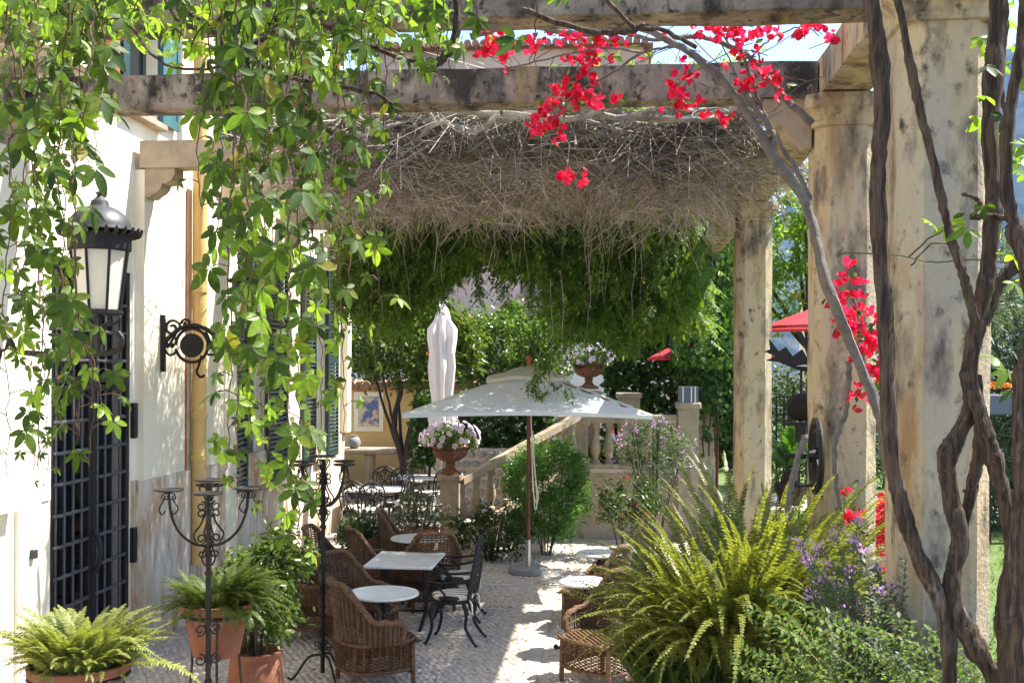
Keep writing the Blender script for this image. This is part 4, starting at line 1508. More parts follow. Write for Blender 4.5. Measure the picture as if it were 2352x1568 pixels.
q = P(1213, 1312, 14.45)
um = thing('parasol', 'open square off-white parasol on a wooden pole with a round granite base', 'parasol', (q.x, 14.45, 0), 0.06)
MB().add(*canopy(1.50, 1.5, 2.17, 2.69, .06)).build('canopy', M['canvas'], um, True, world=False)
v, f = canopy(.50, .48, 2.60, 2.77, .03, 10)
v = [(x * (1 + .10 * math.sin(7 * math.atan2(y, x))), y * (1 + .1 * math.sin(5 * math.atan2(y, x))), z + .03 * math.sin(9 * x + 3) * math.sin(8 * y)) for x, y, z in v]
MB().add(v, f).build('vent_cap', M['cream_canvas'], um, True, world=False)
sm_ = MB()
for sx in (-1, 1):
    for sy in (-1, 1):
        sm_.tube([(sx * 1.50 * r, sy * 1.5 * r, 2.69 - .52 * r ** 1.08 + .004) for r in [.28 + .72 * k / 8 for k in range(9)]], .007, 4, flat=.5)
for sx in (-1, 1):
    for k in range(1, 3):
        pass
sm_.build('seam', M['cream_canvas'], um, world=False, kind='stuff')
MB().tube([(0, 0, .42), (0, 0, 2.75)], .026, 12).build('pole', M['mahogany'], um, True, world=False)
MB().sphere((0, 0, 2.85), .038, 12, 8, (1, 1, 1.4)).lathe([(.028, 0), (.034, .02), (.026, .04)], 12, (0, 0, 2.77)).build('finial', M['orange_pot'], um, True, world=False)
rb = MB()
for sx in (-1, 1):
    for sy in (-1, 1):
        rb.tube([(sx * .03, sy * .03, 2.70), (sx * 1.48, sy * 1.46, 2.15)], .012, 4)
        rb.tube([(sx * .03, sy * .03, 2.15), (sx * .7, sy * .7, 2.44)], .010, 4)
rb.build('rib', M['mahogany'], um, world=False, kind='stuff')
MB().lathe([(.25, 0), (.265, .02), (.265, .075), (.255, .09), (0, .09)], 32).build('base', M['granite'], um, world=False)
MB().tube([(0, 0, .09), (0, 0, .45)], .032, 12).tube([(.03, 0, .16), (.07, 0, .16)], .012, 6).build('sleeve', M['steel'], um, True, world=False)
rp_ = MB()
rp_.tube(spline([(.03, -.03, 2.2), (.045, -.035, 1.6), (.06, -.04, 1.15), (.10, -.04, .95), (.13, -.04, 1.02), (.09, -.04, 1.3), (.05, -.03, 1.9)], 6), .008, 5)
rp_.tube(spline([(.03, -.03, 2.1), (.05, -.03, 1.5), (.08, -.04, .92), (.11, -.035, .90), (.10, -.03, 1.2), (.045, -.03, 1.7)], 6), .008, 5)
rp_.build('rope', M['rope'], um, world=False)

# closed parasol: gathered cloth round a pole
q = P(1016, 900, 19.6)
cu = thing('closed_parasol', 'folded white parasol standing upright among the orange trees', 'parasol', (q.x, 19.6, 0))
v, f = [], []
prof = [(3.98, .05), (3.93, .09), (3.85, .05), (3.80, .10), (3.6, .15), (3.42, .20), (3.36, .235), (3.25, .23), (3.0, .20), (2.75, .22), (2.5, .20), (2.2, .17), (2.0, .16), (1.86, .22), (1.75, .24)]
n = 48
for k, (z, r) in enumerate(prof):
    for j in range(n):
        a = 2 * math.pi * j / n
        fold = 1 + (.16 * math.sin(8 * a + .5 * math.sin(z * 2)) + .07 * math.sin(13 * a + z * 3)) * (1 if z < 3.45 else .3)
        dz = .09 * math.sin(8 * a) if k in (5, 6, 13, 14) else 0
        v.append((r * fold * math.cos(a), r * fold * math.sin(a), z + dz))
f = [(k * n + j, k * n + (j + 1) % n, k * n + n + (j + 1) % n, k * n + n + j) for k in range(len(prof) - 1) for j in range(n)]
MB().add(v, f).build('canopy', M['white_canvas'], cu, True, world=False)
MB().tube([(0, 0, .05), (0, 0, 3.9)], .03, 8).build('pole', M['steel'], cu, True, world=False)
MB().lathe([(.28, 0), (.28, .08), (.05, .1)], 24).build('base', M['granite'], cu, world=False)

for px, y, hx, ze, zp, lab in ((1648, 20.6, 1.16, 2.95, 3.55, 'red parasol showing its tip beside the ivy covered column'), (1917, 20.0, 1.2, 3.48, 3.98, 'red parasol with its ridge behind the bougainvillea column')):
    q = P(px, 800, y)
    rp = thing('red_parasol', lab, 'parasol', (q.x, y, 0), .1, 'red garden parasols')
    MB().add(*canopy(hx, hx, ze, zp, .05)).build('canopy', M['red_canvas'], rp, True, world=False)
    MB().tube([(0, 0, 0), (0, 0, zp)], .028, 8).build('pole', M['mahogany'], rp, True, world=False)
    MB().lathe([(.3, 0), (.3, .08), (.05, .1)], 24).build('base', M['granite'], rp, world=False)

# ============================================================ terrace oddments
q = P(2000 / 4096 * 2352 + 868 / 1.96 * .5742, 1030, 18.3)
q = P(1403, 1000, 18.3)
tc_ = thing('traffic_cone', 'orange traffic cone with a white band standing behind the balusters', 'cone', (q.x, 18.3, TZ))
MB().lathe([(.15, .03), (.09, .32), (.045, .62), (.03, .66)], 20).build('body', M['cone'], tc_, True, world=False)
MB().lathe([(.079, .40), (.0795, .40), (.063, .50), (.062, .50)], 20).build('band', M['white_paint'], tc_, True, world=False)
MB().cbox(-.19, .19, -.19, .19, 0, .035, .01).build('foot', M['cone'], tc_, world=False)
q = P(1562, 905, 17.52)
pl = thing('box_planter', 'blue-grey square planter with pale stripes on the balustrade end pier', 'planter', (1.25, 17.52, 2.2))
bx = MB()
bx.box(-.15, .15, -.15, .15, 0, .25).build('pot', M['planter_grey'], pl, world=False)
for x in (-.10, .03, .09):
    MB().box(x, x + .018, -.156, -.151, .002, .248).build('stripe', M['white_paint'], pl, world=False)

# well gear behind the bougainvillea column
wl = thing('well_crane', 'black iron well gear with a leaf-shaped beam end and hanging pulley', 'well gear', (2.5, 9.6, 0))
q0, q1 = P(1772, 815, 9.6), P(1875, 850, 9.6)
cr = MB()
prof = [(q0.x - .0, q0.z + .05), (q0.x + .10, q0.z - .04), (q0.x + .20, q0.z - .10), (q1.x, q1.z - .02), (2.6, q1.z - .02), (2.6, q1.z + .10), (q1.x, q1.z + .10), (q0.x + .30, q0.z + .02), (q0.x + .26, q0.z + .09), (q0.x + .2, q0.z + .01), (q0.x + .16, q0.z + .08), (q0.x + .10, q0.z + .03), (q0.x + .05, q0.z + .14), (q0.x + .02, q0.z + .03), (q0.x - .08, q0.z + .05), (q0.x + .0, q0.z + .0)]
prof = [(q0.x - .06, q0.z + .03), (q0.x + .04, q0.z - .01), (q0.x - .05, q0.z - .05), (q0.x + .06, q0.z - .06), (q0.x + .22, q0.z - .13), (q1.x, q1.z - .03), (2.6, q1.z - .03), (2.6, q1.z + .08), (q1.x, q1.z + .10), (q0.x + .30, q0.z - .02), (q0.x + .26, q0.z + .05), (q0.x + .18, q0.z - .01), (q0.x + .12, q0.z + .07), (q0.x + .06, q0.z + .03), (q0.x - .02, q0.z + .14), (q0.x - .01, q0.z + .05)]
cr.prism([(a, b) for a, b in reversed(prof)], -9.62, -9.58, cmx)
cr.tube([(q0.x + .2, 9.57, q0.z - .10), (q1.x, 9.57, q1.z + .02), (2.6, 9.57, q1.z + .02)], .02, 6)
cr.build('beam', M['iron'], wl)
MB().box(2.46, 2.58, 9.5, 9.7, 0, q1.z + .35).build('post', M['iron'], wl)
qp = P(1840, 935, 9.6)
pu = MB()
pu.tube([(qp.x, 9.6, qp.z - .02), (qp.x, 9.6, qp.z + .33)], .012, 6)
pu.lathe([(.10, -.035), (.12, -.035), (.10, 0), (.12, .035), (.10, .035)], 20, (0, 0, 0), Matrix.Translation((qp.x, 9.6, qp.z)) @ Matrix.Rotation(math.pi / 2, 4, 'X') @ Matrix.Rotation(.5, 4, 'X'))
pu.box(qp.x - .13, qp.x + .13, 9.56, 9.64, qp.z - .16, qp.z - .13).tube([(qp.x, 9.6, qp.z - .16), (qp.x, 9.6, qp.z - .3)], .05, 8)
pu.build('pulley', M['rust_iron'], wl)
MB().tube([(qp.x - .02 + .01 * (k % 2), 9.6, qp.z - .15 - .05 * k) for k in range(22)], .009, 4).build('chain', M['rust_iron'], wl)
wc = P(1874, 1047, 7.62)
whl = thing('spoked_wheel', 'old iron spoked wheel hanging edge-on against the bougainvillea column', 'wheel', wc)
wm = MB()
Rw = Matrix.Rotation(-.03, 4, 'Z') @ Matrix.Rotation(math.pi / 2, 4, 'Y')
wm.tube([Rw @ Vector((.25 * math.cos(a), .25 * math.sin(a), 0)) for a in [2 * math.pi * k / 40 for k in range(41)]], .02, 6)
wm.tube([Rw @ Vector((.18 * math.cos(a), .18 * math.sin(a), 0)) for a in [2 * math.pi * k / 40 for k in range(41)]], .012, 6)
wm.build('rim', M['rust_iron'], whl, world=False)
for k in range(6):
    a = k * math.pi / 3
    MB().tube([Rw @ Vector((.03 * math.cos(a), .03 * math.sin(a), 0)), Rw @ Vector((.24 * math.cos(a), .24 * math.sin(a), 0))], .012, 6).build('spoke', M['rust_iron'], whl, world=False)
MB().lathe([(.05, -.05), (.05, .05)], 12, (0, 0, 0), Rw).build('hub', M['rust_iron'], whl, world=False)
hk = MB()
hk.tube([Vector((-.02, 0, -.20)), Vector((-.12, -.01, -.21)), Vector((-.2, -.02, -.16)), Vector((-.2, -.02, -.08)), Vector((-.15, -.02, -.06)), Vector((-.14, -.02, -.11))], .009, 5)
hk.lathe([(.0, -.02), (.07, -.015), (.08, .012), (.06, .0)], 16, (-.14, -.02, -.0))
hk.build('candle_bracket', M['rust_iron'], whl, world=False)

# dark garden gate and lattice far behind
q0, q1 = P(1783, 950, 24.0), P(1868, 910, 24.0)
gt = thing('garden_gate', 'dark latticed garden gate beyond the cycad', 'gate', (q0.x, 24, 0))
gb = MB()
for i in range(9):
    x = q0.x + (q1.x + .5 - q0.x) * i / 8
    gb.box(x - .02, x + .02, 23.98, 24.0, .1, q1.z)
for z in (.2, .8, q0.z, (q0.z + q1.z) / 2, q1.z):
    gb.box(q0.x - .02, q1.x + .52, 24.003, 24.023, z - .03, z)
gb.build('lattice', M['iron'], gt)
# orange marigold trough and stone baluster lamp by the lawn
q0, q1 = P(2270, 905, 18.0), P(2352, 905, 18.0)
mg = thing('flower_trough', 'dark trough of orange marigolds by the oleander hedge', 'planter', (q0.x, 18.0, 0))
MB().cbox(q0.x - .3, q1.x + .4, 17.8, 18.2, q0.z - .32, q0.z, .02).build('trough', M['planter_grey'], mg)
for x in (q0.x, q1.x):
    MB().box(x - .02, x + .02, 17.9, 18.1, 0, q0.z - .32).build('leg', M['iron'], mg)

# ============================================================ ferns
def frond_tpl(a0, a1, seed, pairs=36, wid=.105, curl=0.0):
    """arching frond of unit length, base at the origin, leaning from a0 to a1 degrees of elevation towards +Y"""
    r = random.Random(seed)
    pts, p = [], Vector((0, 0, 0))
    n = 18
    tw = r.uniform(-.25, .25)
    for i in range(n + 1):
        t = i / n
        e = math.radians(a0 + (a1 - a0) * t ** 1.4)
        pts.append((p.copy(), Vector((tw * t, math.cos(e), math.sin(e))).normalized()))
        p = p + pts[-1][1] / n
    v, f = [], []

    def at(t):
        k = min(n - 1, int(t * n))
        a = pts[k][0].lerp(pts[k + 1][0], t * n - k)
        return a, pts[k][1]
    for i in range(n):
        o = len(v)
        w0, w1 = .0045 * (1 - i / n) + .001, .0045 * (1 - (i + 1) / n) + .001
        a, b = pts[i][0], pts[i + 1][0]
        v += [a + Vector((-w0, 0, .002)), a + Vector((w0, 0, .002)), b + Vector((w1, 0, .002)), b + Vector((-w1, 0, .002))]
        f.append((o, o + 1, o + 2, o + 3))
    for i in range(pairs):
        t = .10 + .89 * i / pairs
        a, d = at(t)
        L = wid * min(1, (t - .04) / .22) * min(1, (1.03 - t) / .42) ** .8
        L = max(L, .008)
        up = Vector((1, 0, 0)).cross(d).normalized()
        for sd in (-1, 1):
            lk = L * r.uniform(.82, 1.1)
            out = (Vector((sd, 0, 0)) + d * r.uniform(.18, .38) + up * r.uniform(-.1, .22)).normalized()
            h = d * (.89 / pairs * .40)
            o = len(v)
            tipd = out * lk - up * lk * r.uniform(.0, .35)
            v += [a - h, a + h, a + out * lk * .55 + h * .95, a + tipd, a + out * lk * .55 - h * .85]
            f += [(o, o + 4, o + 2), (o, o + 2, o + 1), (o + 4, o + 3, o + 2)]
    tri = []
    for q in f:
        tri += [q] if len(q) == 3 else [(q[0], q[1], q[2]), (q[0], q[2], q[3])]
    return np.array([tuple(x) for x in v]), np.array(tri)


BIG = {k: [npmesh('frond', *frond_tpl(a, b, 10 * s + i, 64, .029), M['fern']) for i in range(2)] for s, (k, a, b) in enumerate((('up', 88, 28), ('mid', 80, -30), ('out', 62, -62), ('droop', 30, -80)))}
SMALL = [npmesh('frond', *frond_tpl(a, b, 60 + i, 30, .105), M['fern_pale']) for i, (a, b) in enumerate(((80, 20), (60, -25), (40, -55), (20, -70), (70, -5)))]
DARK = []
for me in SMALL:
    d = me.copy()
    d.materials.clear()
    d.materials.append(M['fern_dark'])
    DARK.append(d)


def pot_stand(t, r, z, legs_z, lean=.12):
    b = MB()
    b.tube([(r * math.cos(a), r * math.sin(a), z) for a in [2 * math.pi * k / 32 for k in range(33)]], .012, 6)
    for j in range(3):
        a = j * 2.094 + .9
        c, s_ = math.cos(a), math.sin(a)
        b.tube(spline([(r * c, r * s_, z), (r * .98 * c, r * .98 * s_, z - .1), (r * .8 * c, r * .8 * s_, z - .36), (r * 1.15 * c, r * 1.15 * s_, legs_z + .03), (r * 1.3 * c, r * 1.3 * s_, legs_z)], 5), .010, 6)
    b.build('stand', M['iron'], t, True, world=False)


# pale fern in the pot by the barred door
q = P(182, 1522, 5.9)
t = thing('potted_fern', 'pale green fern spilling over a terracotta bowl in an iron stand before the barred door', 'potted plant', (q.x, 5.9, q.z))
MB().lathe([(.17, -.34), (.23, -.14), (.255, -.06), (.262, -.05), (.275, -.045), (.28, -.0), (.262, .005), (.245, -.03), (0, -.04)], 36).build('pot', M['terracotta'], t, True, world=False)
pot_stand(t, .268, -.065, -q.z)
for i in range(295):
    a = random.uniform(0, 6.283)
    rr = .20 * math.sqrt(random.random())
    k = 0 if rr < .09 else random.choice((1, 1, 2, 3, 4, 1, 0)) if math.sin(a) > -.2 else random.choice((1, 4, 0, 2))
    put('frond', SMALL[k], t, None, (rr * math.cos(a), rr * math.sin(a), -.03), (random.uniform(-.15, .1), random.uniform(-.2, .2), a - math.pi / 2 + random.uniform(-.5, .5)), random.uniform(.17, .35) * (1.15 if k in (0, 4) else 1) * (.62 if k in (2, 3) and math.sin(a) < -.2 else 1))
put('frond', SMALL[1], t, None, (.2, -.05, -.02), (-.7, 0, -1.5), .62)

fv = []
for i in range(420):
    a = random.uniform(0, 6.283)
    back = math.sin(a) > -.25
    tp_ = frond_tpl(random.uniform(40, 85) if back else random.uniform(60, 88), random.uniform(-60, 20) if back else random.uniform(-5, 50), 700 + i, 24, .10)
    Rm = np.array(Euler((random.uniform(-.2, .15), random.uniform(-.3, .3), a - math.pi / 2 + random.uniform(-.4, .4))).to_matrix())
    rr = .2 * math.sqrt(random.random())
    fv.append(((tp_[0] * random.uniform(.2, .47) * (.75 if math.sin(a) < -.25 else 1)) @ Rm.T + np.array([rr * math.cos(a), rr * math.sin(a), -.03]), tp_[1]))
put('fronds', npmesh('fronds', *join(fv), M['fern_pale']), t, 'stuff')

# darker fern in the tall stand
q = P(497, 1383, 7.5)
t = thing('potted_fern', 'dark green fern in a tapered terracotta pot held high by an iron stand', 'potted plant', (q.x, 7.5, q.z))
MB().lathe([(.155, -.37), (.162, -.36), (.225, -.06), (.245, -.055), (.25, .0), (.235, .0), (.22, -.04), (0, -.05)], 36).build('pot', M['terracotta'], t, True, world=False)
pot_stand(t, .235, -.075, -q.z)
for i in range(295):
    a = random.uniform(0, 6.283)
    rr = .2 * math.sqrt(random.random())
    k = random.choice((0, 1, 1, 2, 3, 4)) if rr > .08 else 4
    put('frond', DARK[k], t, None, (rr * math.cos(a), rr * math.sin(a), -.03), (random.uniform(-.15, .1), random.uniform(-.2, .2), a - math.pi / 2 + random.uniform(-.5, .5)), random.uniform(.2, .35) + (.10 if math.cos(a) > .3 else 0))

# glossy shrub in an urn
q = P(588, 1492, 8.1)
t = thing('potted_shrub', 'glossy green shrub in a rounded terracotta urn against the stained villa wall', 'potted plant', (q.x, 8.1, 0))
MB().lathe([(.14, 0), (.19, .12), (.215, .30), (.20, .46), (.175, .56), (.17, q.z - .06), (.20, q.z - .03), (.205, q.z), (.18, q.z), (.165, q.z - .05), (0, q.z - .06)], 32).build('pot', M['terracotta'], t, True, world=False)
sb = MB()
for i in range(14):
    a = random.uniform(0, 6.28)
    sb.tube(spline([(.05 * math.cos(a), .05 * math.sin(a), q.z - .06), (.12 * math.cos(a), .12 * math.sin(a), q.z + .25), (.24 * math.cos(a), .24 * math.sin(a), q.z + random.uniform(.45, .8))], 4), .008, 4)
sb.build('stem', M['dark_bark'], t, world=False, kind='stuff')
pos = np.concatenate([clumps((q.x + .02, 8.1, q.z + .42), (.30, .30, .42), 2200, 60, .055), clumps((q.x + .16, 8.25, q.z + .70), (.22, .22, .30), 900, 25, .05)])
leaf_cloud('foliage', pos, LEAF, (.045, .075), M['box_leaf'], t, .1, 1.0)

# big sword fern in a stone planter
q = P(1636, 1440, 7.2)
t = thing('sword_fern', 'huge green sword fern clump overflowing a stone planter beside the columns', 'fern', (q.x, 7.2, .62))
pb_ = MB().cbox(-.55, .45, -.35, .45, -.62, -.02, .03).build('planter', M['pale_stone'], t, world=False)
MB().box(-.5, .4, -.3, .4, -.0195, .0).build('soil', M['soil'], pb_, world=False)
kinds = ['up'] * 125 + ['mid'] * 90 + ['out'] * 60 + ['droop'] * 22
for i, k in enumerate(kinds):
    a = random.uniform(0, 6.283)
    rx, ry = .50 * math.sqrt(random.random()), .40 * math.sqrt(random.random())
    x, y = rx * math.cos(a) + .02, ry * math.sin(a)
    if k == 'up':
        x += .22
    az = a + random.uniform(-.6, .6)
    L = {'up': random.uniform(1.05, 1.7), 'mid': random.uniform(1.0, 1.5), 'out': random.uniform(.7, 1.05), 'droop': random.uniform(.5, .85)}[k]
    if k != 'up' and math.cos(az) < -.35:
        L *= .84
    put('frond', random.choice(BIG[k]), t, None, (x, y, random.uniform(0, .12)), (random.uniform(-.1, .2) if k != 'up' else random.uniform(-.16, .12), random.uniform(-.25, .25), az - math.pi / 2), (L, L, L))
fv = []
for i in range(420):
    a = random.uniform(0, 6.283)
    tp_ = frond_tpl(random.uniform(60, 88), random.uniform(-50, 40), 300 + i, 40, .032)
    Rm = np.array(Euler((random.uniform(-.15, .15), random.uniform(-.25, .25), a - math.pi / 2)).to_matrix())
    fv.append(((tp_[0] * random.uniform(.75, 1.6) * (.78 if math.cos(a) < -.3 else 1)) @ Rm.T + np.array([.45 * math.cos(a) * random.random() + .1, .38 * math.sin(a) * random.random(), .05]), tp_[1]))
put('fronds', npmesh('fronds', *join(fv), M['fern']), t, 'stuff')
R_ = frames(np.stack([RNG.normal(0, .5, 700), RNG.normal(0, .5, 700), RNG.uniform(.3, 1, 700)], -1), rand_dirs(700))
scatter('undergrowth', LONG, np.array([q.x, 7.2, .62]) + np.stack([RNG.uniform(-.5, .42, 700), RNG.uniform(-.35, .4, 700), RNG.uniform(0, .1, 700)], -1), R_, RNG.uniform(.15, .35, 700), M['fern_dark'], t)

# small leaves trailing from the fern's base towards the aisle are part of the clump above


# ============================================================ creeper: strands of five-fingered leaves
PALM_ME = [npmesh('leaf', v, f, M['creeper']) for v, f in PALM]
PALM_Y = []
for me in PALM_ME:
    d = me.copy()
    d.materials.clear()
    d.materials.append(M['creeper_young'])
    PALM_Y.append(d)


def put_leaf(root, pos, d, n, size, young=False):
    R3 = frames(np.array([d]), np.array([n]))[0]
    mx = Matrix([[*R3[0], 0], [*R3[1], 0], [*R3[2], 0], [0, 0, 0, 1]])
    o = bpy.data.objects.new('leaf', random.choice(PALM_Y if young else PALM_ME))
    COL.objects.link(o)
    o.parent = root
    o.matrix_basis = Matrix.Translation(Vector(pos) - world_origin(root)) @ mx @ Matrix.Scale(size, 4)
    return o


def strand(root, stems, pts, size, step, young_tail=.15, limit=[0]):
    """walk a stem line; at each node a petiole and one palmate leaf, alternating sides"""
    line = spline(pts, 7, .008)
    r0 = .0042
    stems.tube(line, [r0 * (1 - .6 * i / len(line)) for i in range(len(line))], 4, cap=False)
    tot = sum((line[i + 1] - line[i]).length for i in range(len(line) - 1))
    acc, nxt = 0.0, random.uniform(.02, step)
    side = random.uniform(0, 6.28)
    for i in range(len(line) - 1):
        seg = (line[i + 1] - line[i]).length
        while nxt <= acc + seg and seg > 0:
            p = line[i].lerp(line[i + 1], (nxt - acc) / seg)
            side += 2.6 + random.uniform(-.6, .6)
            od = Vector((math.cos(side), .45 * math.sin(side), 0))
            pet = random.uniform(.05, .10) * size / .085
            e = p + od * pet + Vector((0, 0, pet * random.uniform(-.1, .5)))
            stems.tube([p, p.lerp(e, .5) + Vector((0, 0, .012)), e], .0022, 3, cap=False)
            tail = nxt / tot
            sz = 1.0 * size * random.uniform(.62, 1.25) * (.55 + .45 * min(1, (1.0 - tail) / .22))
            d = od * random.uniform(.25, .8) + Vector((0, 0, -random.uniform(.35, 1.1)))
            nrm = od * random.uniform(.2, .8) + Vector((.3 + random.uniform(-.4, .4), -.5 + random.uniform(-.6, .5), random.uniform(.2, 1.0)))
            put_leaf(root, e, d, nrm, sz, random.random() < young_tail)
            nxt += step * random.uniform(.6, 1.35)
        acc += seg


def hanging(px, yend, d, wander=25, ytop=-130, drift=0.0):
    pts = []
    n = max(4, int((yend - ytop) / 140))
    x = px
    for i in range(n + 1):
        t = i / n
        pts.append(P(x + drift * t, ytop + (yend - ytop) * t, d + .12 * math.sin(i * 1.7 + px)))
        x += random.uniform(-wander, wander)
        x += (px - x) * .35
    return pts


t = thing('creeper', 'curtain of five-leafed creeper hanging before the barred door', 'climbing plant', P(120, 200, 3.7), 0, 'creeper hanging from the pergola')
st = MB()
for px, ye, d, sz, step in ((12, 1090, 3.5, .080, .085), (45, 760, 3.9, .072, .08), (70, 1070, 3.6, .082, .085), (100, 1140, 4.2, .055, .07), (150, 690, 4.3, .068, .08), (160, 450, 3.5, .082, .09),
                            (195, 330, 3.4, .086, .10), (205, 430, 4.4, .07, .10), (222, 380, 3.8, .078, .10), (235, 250, 3.5, .085, .09), (168, 640, 3.6, .08, .10), (30, 480, 4.4, .07, .07), (130, 1010, 4.4, .066, .085), (185, 300, 4.6, .066, .07), (60, 1100, 4.5, .06, .14)):
    strand(t, st, hanging(px, ye, d, 22), sz, step)
for pts, d in (([(172, 560), (178, 700), (200, 800), (215, 900), (205, 1070)], 3.5), ([(150, 640), (185, 760), (225, 860), (232, 960)], 3.7), ([(140, 600), (150, 760), (180, 900), (178, 1010)], 3.6)):
    strand(t, st, [P(x, y, d) for x, y in pts], .084, .095)
st.build('stem', M['stem'], t, kind='stuff')
t = thing('creeper', 'thick curtain of five-leafed creeper hanging before the green shutters', 'climbing plant', P(640, 200, 4.2), 0, 'creeper hanging from the pergola')
st = MB()
for px, ye, d, sz, step, dr in ((500, 560, 4.0, .078, .095, -30), (520, 1080, 3.8, .085, .10, 20), (560, 1130, 4.0, .080, .095, 10), (585, 1000, 3.9, .084, .09, 10), (540, 1120, 3.5, .088, .10, 10), (670, 1240, 3.6, .088, .10, 20), (600, 1180, 4.3, .078, .09, 20), (625, 900, 4.6, .074, .085, 20), (660, 1270, 3.9, .078, .10, 40), (690, 1180, 4.5, .072, .095, 20),
                                (720, 1090, 4.4, .074, .10, 30), (775, 1000, 4.3, .078, .10, 20), (800, 640, 4.5, .074, .09, 20), (850, 880, 4.8, .072, .11, 10), (470, 480, 3.9, .08, .13, -20), (870, 460, 4.6, .072, .11, -10), (730, 560, 4.9, .07, .08, 10)):
    strand(t, st, hanging(px, ye, d, 26, drift=dr), sz, step, .25)
st.build('stem', M['stem'], t, kind='stuff')
t = thing('creeper', 'leafy creeper canopy trailing over the topmost beam', 'climbing plant', P(560, 40, 4.5), 0, 'creeper hanging from the pergola')
st = MB()
k = 0
for i in range(46):
    px = random.choice((random.uniform(0, 470), random.uniform(440, 1060), random.uniform(480, 1000)))
    d = random.uniform(3.4, 5.7)
    end = random.uniform(30, 120) + (60 if px > 480 else 0) + (50 if 650 < px < 1000 else 0)
    x1 = px + random.uniform(-90, 90)
    strand(t, st, [P(px, -160, d), P((px + x1) / 2 + random.uniform(-30, 30), (end - 160) / 2, d), P(x1, end, d + random.uniform(-.2, .2))], random.uniform(.066, .085), .085, .5)
for px, y0, x1, y1, d in ((1000, -60, 1035, 190, 3.9), (1225, -80, 1218, 150, 3.8), (1370, -80, 1385, 30, 4.0), (860, 40, 1010, 180, 4.2), (1080, -70, 1110, 10, 4.1), (1290, -60, 1330, 5, 4.2)):
    strand(t, st, [P(px, y0, d), P((px + x1) / 2 + 8, (y0 + y1) / 2, d), P(x1, y1, d)], .082, .16 if px > 1050 else .10, .4)
# woody runners across the top
for pts, r in (([(380, 0), (430, 60), (560, 75), (680, 20), (720, -20)], .012), ([(560, 95), (620, 170), (740, 190), (860, 215), (900, 240)], .009), ([(1050, -20), (1045, 90), (1010, 140), (960, 170)], .02), ([(1200, 20), (1320, 65), (1420, 75), (1480, 60)], .013), ([(300, 60), (380, 150), (520, 155), (600, 140)], .006), ([(1380, -20), (1450, 60), (1520, 70), (1600, 110)], .010),
               ([(430, 30), (500, 70), (530, 130), (640, 60), (700, -10)], .009), ([(740, 60), (860, 110), (1000, 150), (1040, 90)], .010)):
    st.tube(spline([P(x, y, 4.6) for x, y in pts], 6, .006), r, 6, wob=.12)
st.build('stem', M['bark'], t, kind='stuff')
pos = np.array([tuple(P(random.uniform(-60, 1040), random.uniform(-140, 60) + random.gauss(0, 30) + (45 if 480 < x_ < 1000 else 0), random.uniform(4.6, 6.0))) for x_ in np.linspace(0, 1040, 420)])
d = rand_dirs(420, -1, .1)
scatter('foliage', PALM[1], pos, frames(d, rand_dirs(420) + np.array([.2, -.2, .6])), RNG.uniform(.055, .085, 420), M['creeper_young'], t)

# ============================================================ wisteria over the pergola roof
t = thing('wisteria', 'mass of dry wisteria twigs and hanging leaves roofing the pergola', 'climbing plant', (-.8, 13, 4.7))


def twigs(n, xr, yr, zf, lr, rr, droop, name):
    x, y = RNG.uniform(*xr, n), RNG.uniform(*yr, n)
    p0 = np.stack([x, y, zf(x, y, n)], -1)
    a = RNG.uniform(0, 2 * math.pi, n)
    d0 = unit(np.stack([np.cos(a), np.sin(a) * .8, RNG.normal(-.05, .35, n)], -1))
    d1 = unit(d0 + rand_dirs(n) * .55 + np.array([0, 0, -1]) * (RNG.uniform(0, droop, n))[:, None])
    L = RNG.uniform(*lr, n)[:, None]
    p1, r = p0 + d0 * L * .5, RNG.uniform(*rr, n)
    p2 = p1 + d1 * L * .5
    V = np.zeros((n, 9, 3))
    for i, (p, d, s_) in enumerate(((p0, d0, 1), (p1, unit(d0 + d1), .85), (p2, d1, .4))):
        u_ = unit(np.cross(d, np.array([.31, .53, .79])))
        b = np.cross(d, u_)
        for j in range(3):
            an = 2 * math.pi * j / 3
            V[:, i * 3 + j] = p + (u_ * math.cos(an) + b * math.sin(an)) * (r * s_)[:, None]
    fc = []
    for i in range(2):
        for j in range(3):
            q0, q1 = i * 3 + j, i * 3 + (j + 1) % 3
            fc.append((q0, q1, q1 + 3, q0 + 3))
    fc = np.array(fc)
    F_ = (fc[None] + (np.arange(n) * 9)[:, None, None]).reshape(-1, 4)
    return put(name, npmesh(name, V.reshape(-1, 3) - np.array(world_origin(t)), F_, M['twig']), t, 'stuff')


def zroof(x, y, n):
    lump = .16 * np.sin(x * 2.3 + 1) * np.sin(y * 1.9) + .12 * np.sin(x * 4.1 + y * 1.3)
    fall = .75 * np.clip((13.6 - y) / 3.6, 0, 1) ** .8 * np.clip((1.5 - x) / .8, .1, 1) * (.55 + .45 * np.sin(x * 3.1 + .6 * np.sin(y * 2)))
    return 5.0 + lump * .5 - np.abs(RNG.normal(0, .13, n)) - fall * RNG.uniform(0, 1, n) ** 1.2


twigs(8000, (-3.1, 1.05), (9.9, 15.4), zroof, (.3, .9), (.0035, .0075), .55, 'twigs')
twigs(900, (1.0, 1.7), (10.5, 13.5), zroof, (.3, .9), (.0035, .0075), .9, 'twigs')
twigs(1700, (-3.3, 1.5), (9.7, 13.5), lambda x, y, n: 5.0 + RNG.normal(0, .06, n), (.5, 1.3), (.004, .010), .15, 'twigs')
def bundles(x, y, n):
    return 5.02 - random.uniform(.45, .95) * RNG.random(n) ** 1.4 * (.35 + .65 * np.clip((13 - y) / 3, 0, 1))


